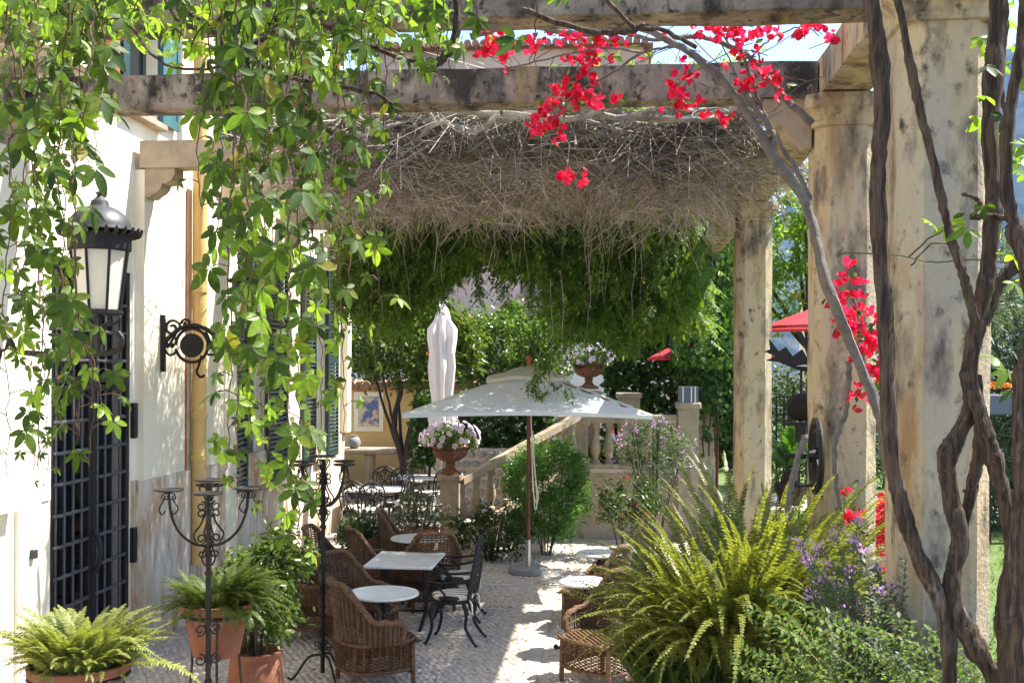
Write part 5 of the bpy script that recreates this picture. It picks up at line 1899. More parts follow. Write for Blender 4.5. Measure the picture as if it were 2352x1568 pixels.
twigs(1500, (-2.7, 1.35), (9.72, 10.12), lambda x, y, n: 5.08 - .62 * RNG.random(n) * (.6 + .4 * np.sin(x * 5)), (.3, .8), (.0035, .0075), .9, 'twigs')
for k in range(30):
    bx, by = random.uniform(-2.9, 1.1), random.uniform(9.9, 12.8)
    twigs(130, (bx - .22, bx + .22), (by - .25, by + .25), bundles, (.35, .9), (.004, .008), 1.6, 'twigs')
wd = MB()
for i in range(34):
    y0 = random.uniform(9.0, 15.5)
    x0, x1 = sorted((random.uniform(-3.2, 1.6), random.uniform(-3.2, 1.6)))
    if x1 - x0 < 1:
        x1 = x0 + 1.4
    pts = [(x0 + (x1 - x0) * k / 5, y0 + random.uniform(-.35, .35), 4.93 + random.uniform(-.16, .12)) for k in range(6)]
    wd.tube(spline(pts, 5, .01), random.uniform(.010, .030), 7, cap=False, wob=.1)
wd.build('branch', M['twig'], t, kind='stuff')
td = MB()
for i in range(62):
    px = random.uniform(840, 1660)
    y0 = random.uniform(360, 520)
    ye = y0 + random.choice((random.uniform(60, 180), random.uniform(120, 360)))
    d = random.uniform(11.5, 15)
    x = px
    pts = []
    for k in range(6):
        pts.append(P(x, y0 + (ye - y0) * k / 5, d))
        x += random.uniform(-11, 11)
    td.tube(spline(pts, 3, .006), [.0045 * (1 - .045 * k) for k in range(16)], 4, cap=False)
td.build('tendril', M['twig'], t, kind='stuff')

LOWX = [760, 800, 850, 900, 950, 985, 1030, 1060, 1130, 1200, 1245, 1275, 1320, 1370, 1420, 1470, 1520, 1560, 1600, 1660, 1700]
LOWY = [640, 690, 720, 730, 715, 680, 630, 590, 585, 600, 640, 730, 770, 760, 770, 780, 735, 730, 760, 790, 800]


def curtain(n, xr, yr, frac):
    out = []
    while len(out) < n:
        px = random.uniform(*xr)
        low = np.interp(px, LOWX, LOWY) + random.gauss(0, 14) + 26 * math.sin(px * .05) * random.random()
        py = 455 + (low - 455) * random.random() ** frac
        out.append(tuple(P(px, py, random.uniform(*yr))))
    return np.array(out)


for k, (n, yr, mm) in enumerate(((4300, (14.3, 15.7), 'wisteria'), (900, (13.8, 14.6), 'wisteria'))):
    pos = curtain(n, (775, 1625), yr, .85)
    d = rand_dirs(n, -1, .2)
    d[:, 2] -= .55
    nn = rand_dirs(n) * .5 + np.array([.2, -.25, .9])
    scatter('foliage', PINN[k], pos, frames(d, nn), RNG.uniform(.16, .34, n), M[mm], t)
# low sprays hanging in front of the parasol and over the opening
sp = MB()
lp, ld, ls = [], [], []
for (x0, y0), (x1, y1), d in (((1290, 620), (1300, 925), 13.4), ((1270, 640), (1262, 900), 13.5), ((1240, 800), (1225, 905), 13.4), ((1150, 560), (1165, 700), 15), ((1085, 570), (1105, 690), 15.2), ((1030, 560), (1012, 690), 15), ((990, 560), (985, 720), 14.6), ((1210, 560), (1222, 690), 14.8),
                              ((900, 560), (905, 770), 14.8), ((1440, 640), (1448, 800), 14.5), ((850, 520), (838, 760), 14.4)):
    pts = [P(x0 + (x1 - x0) * k / 4 + random.uniform(-6, 6), y0 + (y1 - y0) * k / 4, d) for k in range(5)]
    sp.tube(spline(pts, 4), .005, 4, cap=False)
    L_ = spline(pts, 9)
    for q in L_[6:]:
        if random.random() < .75:
            lp.append(tuple(q))
            a = random.uniform(0, 6.28)
            ld.append((math.cos(a) * .8, math.sin(a) * .8, -random.uniform(.3, .9)))
            ls.append(random.uniform(.15, .26))
sp.build('tendril', M['twig'], t, kind='stuff')
scatter('foliage', PINN[2], np.array(lp), frames(np.array(ld), rand_dirs(len(lp)) * .3 + np.array([0, -.2, 1])), np.array(ls), M['wisteria'], t)
n = 2000
x, y = RNG.uniform(-3.0, 1.5, n), RNG.uniform(9.5, 12.0, n)
pos = np.stack([x, y, 5.02 + np.abs(RNG.normal(0, .16, n)) + .08 * np.clip(x + 1, 0, 2)], -1)
scatter('foliage', PINN[0], pos, frames(rand_dirs(n, -.4, .6), rand_dirs(n) * .5 + np.array([0, 0, 1])), RNG.uniform(.10, .2, n), M['wisteria_young'], t)
# roof leaves further back, which shade the parasol and chairs
n = 900
x, y = RNG.uniform(-3.6, 1.2, n), RNG.uniform(13.2, 15.4, n)
pos = np.stack([x, y, 4.95 + np.abs(RNG.normal(0, .14, n))], -1)
scatter('foliage', PINN[1], pos, frames(rand_dirs(n, -.5, .3), rand_dirs(n) * .5 + np.array([0, 0, 1])), RNG.uniform(.2, .34, n), M['wisteria'], t)
n = 420
pos = np.array([tuple(P(random.uniform(760, 1640), random.uniform(300, 560), random.uniform(10.5, 14))) for _ in range(n)])
scatter('foliage', PINN[2], pos, frames(rand_dirs(n, -1, .2), rand_dirs(n) * .5 + np.array([0, 0, 1])), RNG.uniform(.05, .12, n), M['wisteria_young'], t)

# ivy round the farthest column
t = thing('ivy', 'dark ivy clothing the upper part of the farthest column', 'climbing plant', (1.66, 19.4, 3))
n = 4600
a, zz = RNG.uniform(0, 2 * math.pi, n), RNG.uniform(2.0, 5.0, n)
rad = .30 + .22 * np.clip((zz - 2.3) / 1.6, 0, 1) + np.abs(RNG.normal(0, .07, n))
pos = np.stack([1.72 + rad * np.cos(a) * 1.15, 19.6 + rad * np.sin(a), zz - .5 * (RNG.random(n) < .12)], -1)
out = np.stack([np.cos(a), np.sin(a), np.full(n, .35)], -1)
scatter('foliage', HEART, pos, frames(rand_dirs(n) * .6 + np.array([0, 0, -1.0]), out + rand_dirs(n) * .45), RNG.uniform(.07, .12, n), M['ivy'], t)
n = 1700
pos = np.array([tuple(P(random.uniform(1545, 1700), random.uniform(455, 840) , random.uniform(18.0, 19.2))) for _ in range(n)])
pos = pos[np.array([not (p[0] < 1.0 and p[2] < 3.6) for p in pos])]
n = len(pos)
scatter('foliage', HEART, pos, frames(rand_dirs(n) * .6 + np.array([0, 0, -1.0]), rand_dirs(n) * .6 + np.array([.1, -.6, .6])), RNG.uniform(.06, .11, n), M['ivy'], t)
iv = MB()
for k in range(5):
    iv.tube(spline([(1.45 + .1 * k, 19.36, z) if z < 3.5 else (1.4 + .1 * k + .1 * math.sin(z * 3 + k), 19.34, z) for z in (1.2, 1.8, 2.4, 3.0, 3.6, 4.4)], 4, .015), .012, 5)
iv.build('stem', M['bark'], t, kind='stuff')


# ============================================================ vine trunks standing close by
def trunk(mb, pts, d, w0, w1, n=11, dj=0.0, jit=.003):
    q = [P(p[0], p[1], p[2] if len(p) > 2 else d) for p in pts]
    L = spline(q, 9, jit)
    k = len(L)
    kn = [(random.uniform(0, k), random.uniform(.10, .30), random.uniform(1.2, 3.0)) for _ in range(max(1, k // 16))]
    mb.tube(L, [(w0 + (w1 - w0) * i / (k - 1)) * (1 + .06 * math.sin(i * .7) + sum(h * math.exp(-((i - c) / s_) ** 2) for c, h, s_ in kn)) * .9 for i in range(k)], n + 3, wob=.03, ridge=.075)
    return L


t = thing('vine_trunk', 'pair of twisted brown vine trunks braided together before the tallest column', 'vine', P(2240, 1568, 4.3))
TR = [
    ([(1990, -60), (2012, 80), (2026, 250), (2016, 450), (2030, 700), (2040, 900), (2056, 1090), (2080, 1200), (2115, 1290), (2158, 1375), (2178, 1470), (2180, 1600), (2185, 1900)], 4.3, .034, .030),
    ([(2052, -60), (2085, 120), (2118, 270), (2155, 420), (2182, 540), (2215, 640), (2240, 735)], 4.2, .015, .020),
    ([(2288, -60), (2286, 100), (2275, 300), (2282, 470), (2268, 620), (2248, 740), (2226, 850), (2232, 930), (2200, 1000), (2176, 1060), (2185, 1150), (2205, 1240), (2188, 1330), (2200, 1410), (2235, 1480), (2285, 1560), (2310, 1700)], 4.3, .033, .036),
    ([(2400, 520), (2352, 590), (2290, 655), (2258, 745)], 4.35, .026, .03),
    ([(2232, 900), (2262, 985), (2285, 1060), (2312, 1170), (2325, 1280), (2308, 1400), (2312, 1520), (2312, 1800)], 4.25, .030, .034),
    ([(2240, 860), (2250, 1000), (2238, 1100), (2212, 1200), (2196, 1290), (2172, 1370), (2190, 1420)], 4.4, .026, .022),
]
bks = []
for pts, d, a, b in TR:
    mb = MB()
    trunk(mb, pts, d, a, b)
    o = mb.build('trunk' if len(pts) > 6 else 'branch', M['bark'], t, True)
t2 = thing('vine_trunk', 'dark vine trunk beside the twisted pair, running out of the top with forked shoots', 'vine', P(2335, 1568, 4.1))
for pts, d, a, b in (([(2352, -80), (2345, 100), (2318, 270), (2312, 420), (2330, 520), (2362, 620)], 4.1, .020, .028), ([(2305, -60), (2310, 60), (2296, 180), (2315, 300), (2306, 400)], 4.5, .013, .014), ([(2328, 515), (2360, 620), (2376, 720), (2366, 810), (2345, 950), (2352, 1100), (2338, 1250), (2345, 1400), (2338, 1600), (2340, 1800)], 4.1, .034, .036),
                     ([(2210, 445), (2245, 458), (2262, 490), (2275, 530)], 4.2, .008, .011), ([(2232, 498), (2290, 497), (2330, 505)], 4.2, .013, .013), ([(2246, 1115), (2232, 1124), (2215, 1128)], 4.2, .006, .008)):
    mb = MB()
    trunk(mb, pts, d, a, b, 8)
    mb.build('branch', M['bark'], t2, True)
for i in range(46):
    px, py = random.choice(((2300, 120), (2320, 380), (2330, 30), (2240, 500), (2200, 510), (2300, 560), (2345, 330), (2290, 880), (2320, 200), (2340, 620)))
    p = P(px + random.gauss(0, 28), py + random.gauss(0, 34), random.uniform(4.0, 5.0))
    put_leaf(t2, p, Vector((random.uniform(-1, 1), random.uniform(-.5, .5), random.uniform(-.9, .1))), Vector((random.uniform(-.5, .8), random.uniform(-.8, .3), 1)), random.uniform(.05, .085), random.random() < .75)
wr = MB()
wr.tube(spline([P(1930, 582, 5.4), P(2060, 585, 5.3), P(2140, 602, 5.3), P(2200, 596, 5.2), P(2270, 598, 5.1), P(2352, 606, 5.1)], 5, .004), .004, 5)
for x0, y0, x1, y1 in ((2085, 592, 2200, 520), (2090, 610, 2190, 560)):
    wr.tube(spline([P(x0, y0, 4.4), P((x0 + x1) / 2, y0 - 50, 4.4), P(x1, y1, 4.3)], 5, .004), .004, 5)
wr.build('tendril', M['green_stem'], t2, kind='stuff')

# ============================================================ bougainvillea
t = thing('bougainvillea', 'crimson bougainvillea arching along the pergola on smooth grey stems', 'climbing plant', P(2030, 1100, 7.2))
for pts, d, a, b, nm in (([(2060, 1290), (2040, 1080), (2018, 950), (1958, 800), (1895, 640), (1855, 480), (1780, 365), (1715, 260), (1640, 165), (1545, 100), (1450, 60), (1330, 78), (1200, 60), (1080, 85)], 7.0, .040, .018, 'stem'),
                         ([(1868, 285), (1790, 215), (1720, 130), (1610, 85), (1500, 92), (1400, 62)], 7.4, .026, .012, 'stem'),
                         ([(1770, 345), (1778, 310), (1730, 240), (1710, 210)], 7.0, .022, .018, 'branch'), ([(1860, 460), (1830, 390), (1790, 330), (1745, 240), (1700, 110), (1650, 60)], 7.2, .022, .008, 'branch'),
                         ([(1470, 120), (1390, 110), (1260, 135), (1130, 165)], 7.0, .010, .004, 'branch'), ([(1560, 105), (1480, 120), (1400, 170), (1320, 215), (1290, 250), (1262, 285)], 7.0, .010, .004, 'branch'),
                         ([(1950, 830), (1945, 930), (1920, 1020), (1920, 1100), (1940, 1180), (2010, 1240)], 7.3, .020, .016, 'branch'), ([(1850, 1000), (1830, 1060), (1810, 1150), (1822, 1210), (1840, 1260)], 7.0, .022, .020, 'branch'),
                         ([(1985, 830), (1975, 740), (1955, 660), (1945, 630)], 7.2, .008, .004, 'branch'), ([(1690, 130), (1660, 70), (1700, 40), (1720, 10)], 7.1, .008, .004, 'branch'), ([(1710, 150), (1770, 90), (1850, 60), (1890, 80)], 7.1, .007, .003, 'branch'),
                         ([(1720, 230), (1690, 170), (1640, 60), (1620, 20)], 7.1, .007, .003, 'branch'), ([(1560, 250), (1580, 180), (1600, 130)], 7.1, .005, .003, 'branch'), ([(2000, 540), (2020, 700), (2030, 900), (2045, 1200), (2050, 1330)], 8.6, .016, .018, 'branch')):
    mb = MB()
    trunk(mb, pts, d, a, b, 8, jit=.005)
    mb.build(nm, M['grey_bark'], t, True)
tw = MB()
for i in range(70):
    px, py = random.choice(((1690, 50), (1750, 130), (1860, 70), (1560, 90), (1380, 120), (1130, 110), (1800, 200), (1250, 110), (1690, 200)))
    p = P(px + random.gauss(0, 45), py + random.gauss(0, 35), 7.1)
    q = p + Vector((random.uniform(-.25, .25), random.uniform(-.15, .15), random.uniform(-.2, .2)))
    tw.tube([p, p.lerp(q, .5) + Vector((random.uniform(-.03, .03), 0, random.uniform(-.03, .03))), q], .0035, 4, cap=False)
tw.build('twigs', M['grey_bark'], t, kind='stuff')


def bract_tpl(seed):
    r = random.Random(seed)
    parts = []
    for k in range(3):
        v = np.array([(0, 0, 0), (-.34, .35, .10), (-.36, .72, .28), (0, 1.05, .34), (.36, .72, .28), (.34, .35, .10), (0, .5, .02)]) * np.array([1, .95, 1])
        f = np.array([(0, 6, 1), (1, 6, 2), (2, 6, 3), (3, 6, 4), (4, 6, 5), (5, 6, 0)])
        parts.append(rotz((v, f), k * 2.094 + r.uniform(-.25, .25), tilt=r.uniform(.25, .8)))
    return join(parts)


BR = [npmesh('flower', *bract_tpl(i), M['bract']) for i in range(4)]
CL = [(1130, 95, 20, 30, 15), (1150, 130, 18, 14, 5), (1215, 102, 18, 10, 6), (1290, 70, 14, 14, 8), (1375, 85, 36, 26, 24), (1340, 130, 18, 18, 9), (1325, 185, 20, 24, 14), (1310, 215, 18, 16, 9), (1372, 237, 26, 12, 11), (1263, 285, 20, 26, 22), (1440, 60, 14, 8, 5), (1565, 232, 18, 22, 15),
      (1582, 168, 18, 12, 5), (1664, 262, 16, 9, 6), (1320, 406, 26, 10, 7), (1610, 64, 16, 12, 6), (1685, 74, 44, 18, 22), (1715, 108, 20, 20, 9), (1860, 66, 26, 12, 10), (1905, 88, 12, 8, 3), (1718, 208, 14, 12, 4), (1790, 195, 16, 16, 6), (1750, 165, 16, 10, 4), (1640, 58, 14, 10, 4), (1525, 92, 8, 6, 1),
      (1955, 640, 24, 16, 7), (1940, 690, 22, 18, 9), (1955, 725, 30, 24, 16), (1990, 765, 26, 26, 15), (2000, 815, 24, 26, 17), (1968, 910, 14, 16, 6), (2012, 860, 14, 14, 5), (1941, 1124, 9, 8, 3), (1972, 1190, 16, 12, 5)]
fl = 0
bl = []
for cx, cy, sx, sy, n in CL:
    for _ in range(n):
        if fl >= 299 or random.random() < .1:
            continue
        p = P(cx + random.gauss(0, sx * .95), cy + random.gauss(0, sy * .95), (7.05 if cy < 480 else 7.25) + random.gauss(0, .05))
        o = put('flower', random.choice(BR), t, None, p - world_origin(t), (random.uniform(-2.4, -.2), random.uniform(-.9, .9), random.uniform(0, 6.28)), random.uniform(.040, .068))
        fl += 1
    bl += [tuple(P(cx + random.gauss(0, sx), cy + random.gauss(0, sy), 7.2)) for _ in range(max(3, n * 2 // 3))]
bl = np.array(bl)
fp_ = np.array([tuple(P(cx + random.gauss(0, sx * 1.1), cy + random.gauss(0, sy * 1.05), (7.1 if cy < 480 else 7.3) + random.gauss(0, .06))) for cx, cy, sx, sy, n in CL for _ in range((n + 1) // 2)])
scatter('flowers', bract_tpl(9), fp_, frames(rand_dirs(len(fp_)), rand_dirs(len(fp_)) + np.array([0, -.7, .5])), RNG.uniform(.032, .055, len(fp_)), M['bract'], t)
scatter('leaves', LEAF, bl, frames(rand_dirs(len(bl)), rand_dirs(len(bl)) + np.array([0, 0, 1])), RNG.uniform(.05, .08, len(bl)), M['rose_leaf'], t)
t = thing('bougainvillea', 'low crimson bougainvillea glowing in the gap behind the two nearest columns', 'climbing plant', P(2032, 1200, 8.8))
for cx, cy, sx, sy, n in ((2030, 1180, 20, 16, 22), (2022, 1225, 24, 18, 22), (2040, 1150, 12, 14, 8), (2042, 1310, 12, 14, 8), (2028, 1280, 10, 10, 4), (2025, 525, 18, 10, 9), (2048, 668, 10, 18, 9), (2046, 700, 10, 12, 6), (2052, 930, 6, 8, 2), (2050, 1030, 5, 5, 2)):
    for _ in range(n):
        p = P(cx + random.gauss(0, sx * .5), cy + random.gauss(0, sy * .55), 8.9 + random.gauss(0, .06))
        put('flower', random.choice(BR), t, None, p - world_origin(t), (random.uniform(-2.4, -.2), random.uniform(-.9, .9), random.uniform(0, 6.28)), random.uniform(.06, .09))
mb = MB()
trunk(mb, [(2035, 470), (2048, 640), (2046, 900), (2038, 1160), (2040, 1340), (2045, 1500)], 8.9, .008, .016, 6)
mb.build('stem', M['grey_bark'], t, True)


# ============================================================ shrubs low beside the columns
def branchy(root, ends, base, leaf_m, lsize, lstep, stem_m, r=.004, leaf_from=.35, tpl=LEAF, flop=.35, pair=True):
    sb = MB()
    lp, ld, ln, ls = [], [], [], []
    tips = []
    for e in ends:
        b = base()
        mid = b.lerp(e, .55) + Vector((random.uniform(-.08, .08), random.uniform(-.08, .08), .12 * (e - b).length))
        L = spline([b, mid, e], 14)
        sb.tube(L, [r * (1.5 - 1.1 * i / len(L)) for i in range(len(L))], 4, cap=False)
        tot = sum((L[i + 1] - L[i]).length for i in range(len(L) - 1))
        acc, nxt, ph = 0, leaf_from * tot, random.uniform(0, 3)
        for i in range(len(L) - 1):
            sg = L[i + 1] - L[i]
            while nxt <= acc + sg.length:
                p = L[i].lerp(L[i + 1], (nxt - acc) / max(sg.length, 1e-6))
                ph += 1.57
                td_ = sg.normalized()
                u_ = td_.orthogonal().normalized()
                for sd in ((1, -1) if pair else (1,)):
                    q = Matrix.Rotation(ph, 3, td_) @ u_ * sd
                    lp.append(tuple(p))
                    ld.append(tuple(q + td_ * .55 + Vector((0, 0, -flop * random.random()))))
                    ln.append(tuple(Vector((random.uniform(-.5, .5), random.uniform(-.6, .3), 1)) + td_ * .4))
                    ls.append(random.uniform(*lsize))
                nxt += lstep * random.uniform(.7, 1.3)
            acc += sg.length
        tips.append((L[-1], (L[-1] - L[-3]).normalized()))
    sb.build('stem', stem_m, root, kind='stuff')
    scatter('foliage', tpl, np.array(lp), frames(np.array(ld), np.array(ln)), np.array(ls), leaf_m, root)
    return tips


bed = structure('planting_bed', MB().cbox(.15, 3.2, 3.6, 6.9, 0, .42, .03), M['soil'])
t = thing('lantana_shrub', 'sprawling light green small-leaved shrub at the foot of the twisted vine trunks', 'shrub', (1.2, 4.9, .42))
TOPX = [1660, 1690, 1715, 1760, 1830, 1900, 1960, 2050, 2150, 2230, 2300, 2380]
TOPY = [1520, 1460, 1360, 1350, 1390, 1420, 1400, 1410, 1440, 1450, 1400, 1380]
ends = []
for i in range(105):
    px = random.uniform(1665, 2370)
    top = np.interp(px, TOPX, TOPY)
    ends.append(P(px, top + (1640 - top) * random.random() ** 1.3, random.uniform(4.5, 5.5)))
branchy(t, ends, lambda: Vector((random.uniform(.7, 2.3), random.uniform(4.6, 5.6), .42)), M['lantana_leaf'], (.022, .042), .024, M['stem'], .0024, .2, LEAF)
t = thing('milkwort_shrub', 'upright shrub tipped with purple flowers in front of the bougainvillea column', 'shrub', (1.5, 5.4, .42))
PT = [(1970, 1195), (1918, 1230), (1882, 1262), (1962, 1242), (1858, 1292), (2002, 1305), (1950, 1312), (1866, 1366), (2048, 1345), (1905, 1300), (1985, 1270), (1930, 1345), (1890, 1330), (2020, 1360), (1975, 1390), (1835, 1250)]
ends = [P(x, y, random.uniform(5.2, 5.7)) for x, y in PT] + [P(random.uniform(1850, 2080), random.uniform(1280, 1500), random.uniform(5.0, 5.8)) for _ in range(42)]
tips = branchy(t, ends, lambda: Vector((random.uniform(1.25, 1.75), random.uniform(5.2, 5.6), .42)), M['grey_leaf'], (.028, .045), .02, M['green_stem'], .0032, .4, LEAF, .1)
fp, fd = [], []
for (p, d) in tips[:16] + tips[16:24]:
    k = 34 if p.z > 1.6 else 12
    for _ in range(k):
        o = Vector([random.gauss(0, .017) for _ in range(3)])
        fp.append(tuple(p + o))
        fd.append(tuple(o * 20 + d))
n = len(fp)
scatter('flowers', LEAF, np.array(fp), frames(np.array(fd), rand_dirs(n)), RNG.uniform(.012, .021, n), M['purple'], t)


def shrub(name, label, cat, c, rad, n, ncl, spread, tpl, size, m, base_z=0.0, stems=10, droop=.1, flowers=None, shell=.5, stem_m='dark_bark', up=1.0):
    t = thing(name, label, cat, (c[0], c[1], base_z))
    sb = MB()
    for i in range(stems):
        a = random.uniform(0, 6.28)
        r_ = random.uniform(.3, .85)
        sb.tube(spline([(c[0] + .06 * math.cos(a), c[1] + .06 * math.sin(a), base_z), (c[0] + rad[0] * r_ * .5 * math.cos(a), c[1] + rad[1] * r_ * .5 * math.sin(a), (base_z + c[2]) / 2), (c[0] + rad[0] * r_ * math.cos(a), c[1] + rad[1] * r_ * math.sin(a), c[2] + rad[2] * random.uniform(-.2, .7))], 4), .010, 5)
    sb.build('stem', M[stem_m], t, kind='stuff')
    leaf_cloud('foliage', clumps(c, rad, n, ncl, spread, shell), tpl, size, M[m], t, droop, up)
    if flowers:
        fm, fn, fs, per = flowers
        pos = clumps(c, [x * 1.06 for x in rad], fn * per, fn, fs * .7, .92)
        pos = pos[pos[:, 2] > c[2] - rad[2] * .75]
        scatter('flowers', LEAF, pos, frames(rand_dirs(len(pos), -.2, 1), rand_dirs(len(pos)) + np.array([0, -.4, .6])), RNG.uniform(fs * .7, fs * 1.2, len(pos)), M[fm], t)
    return t


def at(px, py, d):
    p = P(px, py, d)
    return (p.x, p.y, p.z)


shrub('leafy_shrub', 'bright green shrub growing up before the stair balustrade behind the parasol pole', 'shrub', at(1255, 1130, 15.9), (.62, .5, .78), 6500, 110, .075, LONG, (.09, .15), 'bright_leaf', 0, 12, -.5, shell=.6, up=.5)
shrub('rose_bush', 'rose bush with a few pale blooms below the stair handrail', 'shrub', at(1130, 1212, 15.3), (.55, .35, .40), 2200, 42, .07, LEAF, (.05, .085), 'rose_leaf', 0, 16, 0, ('white_petal', 13, .04, 12))
shrub('aster_bush', 'grey-green bush dotted with mauve flowers against the terrace wall', 'shrub', at(1500, 1040, 16.0), (.58, .4, .52), 3600, 80, .07, LONG, (.06, .10), 'grey_leaf', 0, 12, -.3, ('purple', 55, .035, 7))
shrub('pink_flower_bush', 'small bush with pink and coral flowers between the fern and the terrace', 'shrub', at(1440, 1150, 14.6), (.45, .3, .35), 1500, 40, .06, LEAF, (.05, .08), 'rose_leaf', 0, 8, 0, ('bract', 8, .04, 7))
dk = shrub('potted_shrub', 'dark leafy shrub between the villa corner and the iron chairs', 'potted plant', at(850, 1225, 14.9), (.42, .35, .26), 1500, 40, .06, LEAF, (.06, .10), 'rose_leaf', .35, 8)
MB().lathe([(.16, 0), (.22, .32), (.235, .33), (.235, .38), (.21, .38), (0, .34)], 24, (dk.location.x, dk.location.y, 0)).build('pot', M['terracotta'], dk, True)
dz = shrub('potted_daisies', 'white flowered marguerite plant in an orange pot beside the stair pier', 'potted plant', at(968, 1180, 15.3), (.42, .36, .30), 2600, 60, .06, LONG, (.05, .09), 'grey_leaf', .45, 8, 0, ('white_petal', 75, .028, 6))
MB().lathe([(.15, 0), (.23, .38), (.25, .39), (.25, .46), (.22, .46), (0, .42)], 24, (dz.location.x, dz.location.y, 0)).build('pot', M['orange_pot'], dz, True)


def urn(px, py, d, rim, label, pier_top=None):
    p = P(px, py, d)
    t = thing('flower_urn', label, 'urn', (p.x, p.y, p.z), 0, 'terracotta urns of pale petunias')
    k = rim / .27
    pr = [(.17, 0), (.17, .04), (.10, .07), (.06, .12), (.075, .17), (.06, .19), (.15, .22), (.235, .28), (.265, .36), (.25, .38), (.29, .42), (.29, .44), (.25, .44), (.2, .40), (0, .38)]
    MB().lathe([(r * k, z * k) for r, z in pr], 44, lobes=22, amp=.012).build('urn', M['terracotta'], t, True, world=False)
    c = (p.x, p.y, p.z + .56 * k)
    leaf_cloud('foliage', clumps((c[0], c[1], c[2] - .04), (.40 * k, .36 * k, .20 * k), 1500, 46, .05), LEAF, (.045, .07), M['box_leaf'], t, .1, 1)
    pet = []
    for i in range(16):
        pass
    pos = clumps(c, (.46 * k, .42 * k, .25 * k), 190, 190, .012, .95)
    pos = pos[pos[:, 2] > c[2] - .12]
    disc = join([rotz(blade(1, .95, .1), a * 1.2566, tilt=.25) for a in range(5)])
    eye = np.tile(np.array([[0, 0, 0.]]), (1, 1))
    nn = unit(pos - np.array(c) + np.array([0, -.08, .12]))
    R3 = frames(np.cross(nn, rand_dirs(len(pos))), nn)
    scatter('flowers', disc, pos, R3, RNG.uniform(.036, .052, len(pos)), M['lilac'], t)
    scatter('flower_eyes', join([rotz(blade(1, .9, .1), a * 1.2566, tilt=.3) for a in range(5)]), pos + nn * .012, R3, np.full(len(pos), .010), M['purple'], t)


urn(1034, 1090, 16.0, .27, 'terracotta urn of pale petunias on the pier at the foot of the stair')
urn(1352, 893, 18.7, .27, 'terracotta urn of pale petunias on the upper pier behind the parasol')


# ============================================================ trees and hedges beyond
def tree(name, label, c, rad, n, ncl, spread, tpl, size, m, base, fork, r0=.07, fruit=0, trunk_m='dark_bark', limbs=7, lean=0.0):
    t = thing(name, label, 'tree', base)
    tb = MB()
    b = Vector(base)
    f = Vector(fork)
    L = spline([b, b.lerp(f, .5) + Vector((lean, 0, 0)), f], 6, .008)
    tb.tube(L, [r0 * (1.25 - .4 * i / len(L)) for i in range(len(L))], 9, wob=.08)
    for i in range(limbs):
        a = 2 * math.pi * i / limbs + random.uniform(-.3, .3)
        e = Vector((c[0] + rad[0] * .7 * math.cos(a), c[1] + rad[1] * .7 * math.sin(a), c[2] + rad[2] * random.uniform(-.2, .75)))
        m_ = f.lerp(e, .5) + Vector((0, 0, -.08 * random.random()))
        L = spline([f - Vector((0, 0, .04)), m_, e], 6, .012)
        tb.tube(L, [r0 * .6 * (1 - .75 * k / len(L)) for k in range(len(L))], 6, cap=False)
    tb.build('trunk', M[trunk_m], t, True)
    leaf_cloud('crown', clumps(c, rad, n, ncl, spread, .45), tpl, size, M[m], t, .25, .8)
    if fruit:
        s0 = None
        for p in clumps(c, [q * .98 for q in rad], fruit, fruit // 2, .08, .85):
            if s0 is None:
                s0 = MB().sphere((0, 0, 0), .045, 10, 6).build('fruit', M['orange'], t, True, world=False)
                o = s0
            else:
                o = s0.copy()
                COL.objects.link(o)
            o.location = Vector(p) - world_origin(t)
    return t


f0, b0 = P(925, 1060, 21.2), P(930, 1165, 21.2)
ot = tree('orange_tree', 'orange tree with ripe fruit and a forked dark trunk before the ochre wall', at(945, 785, 21.3), (1.45, 1.0, .88), 12000, 150, .12, LEAF, (.08, .14), 'citrus', (b0.x, 21.2, 0), tuple(f0), .075, 18, limbs=6)
ex = MB()
ex.tube(spline([P(925, 1062, 21.2), P(905, 970, 21.2), P(920, 895, 21.2), P(905, 830, 21.2)], 6, .01), [.06] * 8 + [.05] * 11, 8)
ex.tube(spline([P(925, 1062, 21.2), P(955, 1010, 21.2), P(990, 960, 21.1)], 6, .01), .05, 8)
ex.build('trunk', M['dark_bark'], ot, True)
tree('laurel_tree', 'yellow-green laurel tree behind the folded white parasol', at(1165, 800, 23.6), (1.5, .9, .95), 12000, 150, .11, LEAF, (.07, .12), 'laurel', at(1165, 1150, 23.6)[:2] + (0,), at(1165, 960, 23.6), .07)
tree('garden_tree', 'sunlit green tree rising behind the slender column and red parasol', at(1830, 560, 24.0), (2.4, 1.2, 1.75), 10000, 160, .16, LEAF, (.11, .18), 'creeper_young', (5.2, 24.0, 0), (4.3, 24.0, 3.2), .10)
tree('garden_tree', 'dark green tree beyond the lawn between the two nearest columns', at(2050, 560, 26.0), (1.7, 1.2, .95), 4500, 90, .13, LEAF, (.08, .14), 'citrus', at(2040, 1000, 26)[:2] + (0,), at(2040, 760, 26), .10)
tree('garden_tree', 'olive grey tree past the tallest column against the mountain', at(2370, 640, 24.0), (2.0, 1.5, 1.0), 5000, 90, .16, LONG, (.12, .2), 'olive', at(2370, 1000, 24)[:2] + (0,), at(2370, 780, 24), .11)


